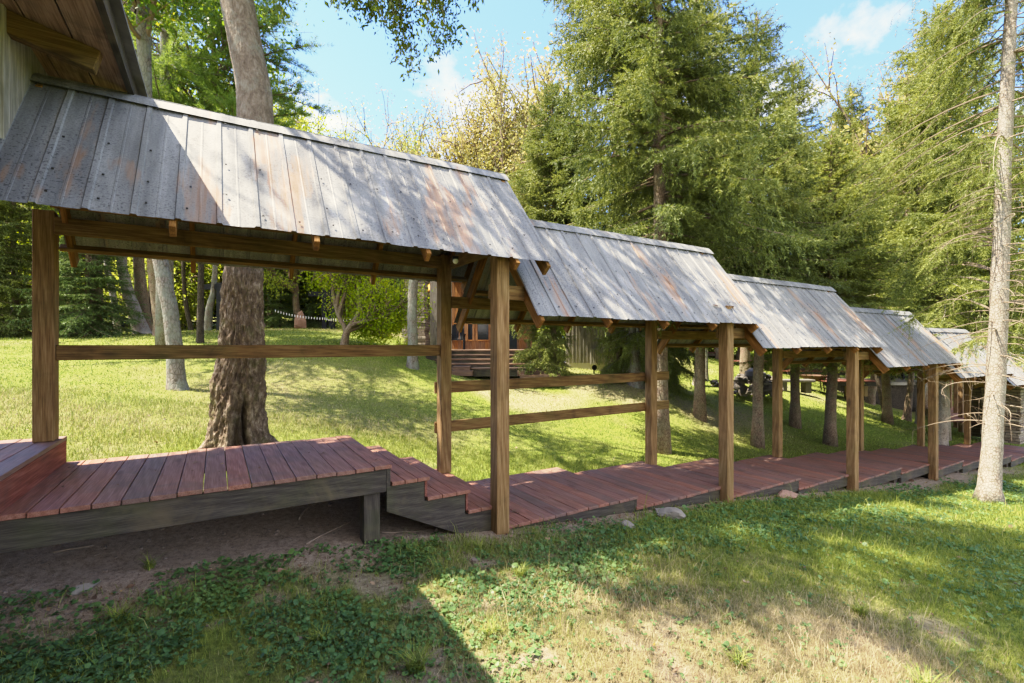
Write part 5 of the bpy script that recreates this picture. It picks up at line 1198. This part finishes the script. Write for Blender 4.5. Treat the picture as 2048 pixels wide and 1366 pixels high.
m = MB(); m.add([(bx_(1125), -.6, 2.9), (bx_(1240), -.6, 2.9), (bx_(1350), 3.4, 2.9), (bx_(1125), 5, 2.9), (bx_(1125), 2.2, 4.2), (bx_(1270), 2.2, 4.2)], [np.array([[0, 1, 5, 4], [3, 4, 5, 2]]), np.array([[1, 2, 5], [0, 4, 3]])]); bl(m, 'roof', M['shingle'], B)
T = frame_at(1188, 742, 17.5, 'garden_light', 'small dark spotlight on the grass in front of the silvery outbuilding', 'garden light')
m = MB(); m.tube([(0, 0, -.1), (0, 0, .1)], [.03, .03], 8); bl(m, 'stem', M['black_metal'], T); m = MB(); m.tube([(0, .06, .13), (0, -.1, .13)], [.07, .10], 10); bl(m, 'lamp_head', M['black_metal'], T)

# rail fence at the left
def fence(pxs, py0, py1, t, label, rails=3, grp='black rail fences', mat='black_wood'):
    pts = [at(p, py0, t) for p in pxs]; T = thing('rail_fence', (pts[0][0], pts[0][1], g1(pts[0][0], pts[0][1])), label, 'fence', grp); h = (py0 - py1) / F * t
    zs = [max(g1(p[0], p[1]), -9) for p in pts]; zs = [at(0, py0, t)[2]] * len(pts)
    for p, z in zip(pts, zs):
        m = MB(); m.box(p[0] - .06, p[0] + .06, p[1] - .06, p[1] + .06, z - .4, z + h * 1.05); m.build('fence_post', M[mat], T)
    for j in range(rails):
        m = MB(); zz = h * (.3 + .65 * j / max(1, rails - 1))
        for i in range(len(pts) - 1): m.bar((pts[i][0], pts[i][1], zs[i] + zz), (pts[i + 1][0], pts[i + 1][1], zs[i + 1] + zz), .04, .13)
        m.build('rail', M[mat], T)
fence(range(120, 480, 42), 655, 622, 30, 'dark four rail fence behind the trunks on the left', 4)
fence(range(1765, 1875, 20), 765, 728, 25, 'thin dark railing round the curved deck', 3)
# dark post and beam frames
def torii(px, py, t, h, w, label):
    T = frame_at(px, py, t, 'post_and_beam_frame', label, 'timber frame', 'dark timber frames for the string lights'); 
    for sx in (0, w):
        m = MB(); m.box(sx - .13, sx + .13, -.13, .13, -.5, h); bl(m, 'upright', M['black_wood'], T)
    m = MB(); m.box(-.9, w + .5, -.1, .1, h - .34, h - .08); bl(m, 'crossbeam', M['black_wood'], T)
torii(441, 650, 24, 2.1, .35, 'dark post with a short crossbeam just left of the big trunk')
torii(650, 659, 27, 2.2, .40, 'pair of black posts to the right of the boulder')
# boulder
p = at(604, 657, 28); mb = MB(); rr_ = np.random.default_rng(14); n = 16
V = rock_mesh(rr_, sub=14, sx=.42, sy=.3, sz=.62, rough=.3); V[..., 2] = np.where(V[..., 2] > 0, V[..., 2] * (1.15 - np.abs(V[..., 0])), V[..., 2]); V = np.concatenate([V, V[:, :1]], 1) * 1.05; mb.grid(V)
vv, ff = mb.data(); ob = link('boulder', mesh_np('boulder', vv, ff), M['redstone']); ob.location = (p[0], p[1], p[2] + .35); tag(ob, 'upright pointed reddish boulder on the far lawn', 'boulder')
# string lights
A_ = at(548, 618, 26); B_ = at(648, 634, 26); C_ = at(745, 625, 16)
T = thing('string_lights', A_, 'string of small white bulbs strung across the lawn behind the big trunk', 'string lights'); m = MB(); mb_ = MB()
for P0, P1, n_, sag in ((A_, B_, 18, .10), (B_, C_, 16, .12)):
    q = np.linspace(0, 1, 30)[:, None]; PP = P0 * (1 - q) + P1 * q - np.array([0, 0, 1]) * sag * 4 * q * (1 - q); m.tube(PP, .008, 4)
    for i in range(n_):
        s = (i + .5) / n_; c = P0 * (1 - s) + P1 * s - np.array([0, 0, sag * 4 * s * (1 - s) + .02]); mb_.tube([c, c - np.array([0, 0, .04]), c - np.array([0, 0, .10]), c - np.array([0, 0, .14])], [.010, .020, .024, .008], 6)
m.build('cable', M['black_metal'], T); mb_.build('bulbs', M['bulb'], T)

# rocks of the pile
r = np.random.default_rng(33)
def rpile(px0, px1, pytop, pybot, t, n, label, base=.16):
    for i in range(n):
        px = r.uniform(px0, px1); e = 1 - abs((px - (px0 + px1) / 2) / ((px1 - px0) / 2)) ** 2; py = pybot - r.uniform(0, 1) * (pybot - pytop) * (.35 + .65 * e); tt_ = t + r.uniform(-.5, .6)
        p = at(px, py, tt_); s = base * r.lognormal(0, .35); mb = MB(); rock_mb(mb, r, (0, 0, 0), s, 6, (1, .8, .7)); V, Fa = mb.data(); ob = link('rock', mesh_np('rock', V, Fa), M['darkstone' if r.random() < .6 else 'stone']); ob.location = tuple(float(c) for c in p); tag(ob, label, 'rock', 'rocks of the two piles behind the walkway')
rpile(1412, 1462, 762, 776, 18.2, 20, 'dark rock in the small low heap left of the second front post', .12)
rpile(1468, 1558, 742, 786, 18.0, 75, 'dark fieldstone in the large heap right of the second front post', .17)
# bench and fire bowl
T = frame_at(1588, 776, 20, 'stone_bench', 'low grey slab bench on the lawn right of the large rock heap', 'bench')
m = MB(); m.box(-.75, .75, -.25, .25, .25, .36); bl(m, 'slab', M['darkstone'], T, bevel=.02)
for sx in (-.5, .5): m = MB(); m.box(sx - .12, sx + .12, -.18, .18, -.2, .25); bl(m, 'support', M['darkstone'], T)
T = frame_at(1628, 775, 22, 'fire_bowl', 'rusty round fire bowl on thin legs', 'fire bowl')
m = MB(); a = np.linspace(0, 1, 6); m.tube(np.stack([0 * a, 0 * a, .28 + a * .28], -1), .12 + .48 * np.sqrt(a), 18, cap=False); bl(m, 'bowl', M['rust_metal'], T)
for q in range(4): an = q * PI / 2 + .4; m = MB(); m.bar((math.cos(an) * .5, math.sin(an) * .5, -.15), (math.cos(an) * .38, math.sin(an) * .38, .45), .035, .035, (0, 1, 0)); bl(m, 'leg', M['rust_metal'], T)
# low decks on the right behind
def lowdeck(px0, px1, py, t, depth, h, label, posts=3, roofh=None, mat='deck'):
    T = frame_at(px0, py, t, 'garden_deck', label, 'deck', 'low timber decks on the far lawn'); w = (px1 - px0) * t / F; m = MB(); n = max(2, int(depth / .15))
    for i in range(n): m.box(0, w, i * depth / n + .004, (i + 1) * depth / n, -.04, 0)
    bl(m, 'deck_boards', M['riser_x'], T); m = MB(); m.box(0.02, w - .02, .02, .06, -.22, -.041); bl(m, 'rim_joist', M['grey_x'], T)
    for i in range(posts): x = w * (i + .5) / posts; m = MB(); m.box(x - .07, x + .07, .3, .44, -h, -.22 if roofh is None else roofh); bl(m, 'post', M['pale_z'], T)
    if roofh:
        m = MB(); m.add([(-.4, -.4, roofh), (w + .4, -.4, roofh), (w + .4, depth + .4, roofh), (-.4, depth + .4, roofh), (-.4, depth / 2, roofh + depth * .35), (w + .4, depth / 2, roofh + depth * .35)], [np.array([[0, 1, 5, 4], [2, 3, 4, 5]]), np.array([[1, 2, 5], [3, 0, 4]])]); bl(m, 'roof', M['shingle'], T)
    return T
lowdeck(1345, 1450, 705, 30, 3, 1, 'dark raised porch deck far behind the second front post', 4, 2.4)
lowdeck(1478, 1560, 722, 27, 2, .8, 'low red boardwalk behind the rock heap', 3)
lowdeck(1575, 1700, 742, 27, 3, .8, 'open low deck with slim posts behind the fire bowl', 4, 2.5)
lowdeck(1655, 1760, 762, 21, 1.6, .7, 'red boardwalk right of the fire bowl')
# curved deck
T = frame_at(1800, 765, 23, 'curved_deck', 'grey curved deck with dark open space beneath, behind the fourth roof', 'deck')
m = MB(); a = np.linspace(PI * 1.02, PI * 2, 22); top = [(math.cos(q) * 2.0, math.sin(q) * 1.1 + 1.2) for q in a] + [(2.0, 3), (-2.0, 3)]
m.prism(top, -.14, 0, axis=2); bl(m, 'deck_boards', M['silver_x'], T); m = MB(); m.prism([(x * .9, y * .9 + .2) for x, y in top], -1.5, -.15, axis=2); bl(m, 'underdeck_shade', M['bark_dark'], T)  # dark solid stands in for the shade in the open space beneath
# crossing boardwalk beyond
T = thing('garden_boardwalk', at(1915, 830, 22), 'dark red boardwalk running off behind the fifth roof', 'boardwalk'); a, b_ = at(1893, 812, 24), at(1945, 845, 18); m = MB()
for i in range(26):
    s = i / 26; c = a * (1 - s) + b_ * s; d = (b_ - a) / 26; wv = np.cross(d, [0, 0, 1]); wv = wv / np.linalg.norm(wv) * .9; m.add([c - wv, c + wv, c + wv + d * .95, c - wv + d * .95, c - wv - np.array([0, 0, .04]), c + wv - np.array([0, 0, .04]), c + wv + d * .95 - np.array([0, 0, .04]), c - wv + d * .95 - np.array([0, 0, .04])], [MB.Q])
m.build('deck_boards', M['deck'], T); 
for px, t_ in ((1912, 21), (1900, 23), (1922, 19.5)):
    p = at(px, 840, t_); m = MB(); m.box(p[0] - .07, p[0] + .07, p[1] - .07, p[1] + .07, p[2] - .8, p[2] + 2.1); m.build('post', M['post'], T)
# stone pillars at the walkway end
def pillar(x, y, w, d, z0, z1, label):
    T = thing('stone_pillar', (x, y, z0), label, 'pillar', 'stacked stone pillars at the far end of the walkway'); r = np.random.default_rng(int(x * 10)); m = MB(); z = z0
    while z < z1: h = r.uniform(.09, .16); m.box(x - w / 2 + r.normal(0, .015), x + w / 2 + r.normal(0, .015), y - d / 2 + r.normal(0, .015), y + d / 2 + r.normal(0, .015), z, z + h - .006); z += h
    m.build('masonry', M['masonry'], T, bevel=.012)
p = at(2010, 870, 17.2); pillar(p[0], p[1], 1.0, 1.0, p[2] - .2, 1.0, 'stacked stone pillar right of the pale trunk at the walkway end')
p = at(1958, 862, 18.2); pillar(p[0], p[1], .4, .5, p[2] - .2, 1.0, 'stacked stone pillar left of the pale trunk, seen between posts')
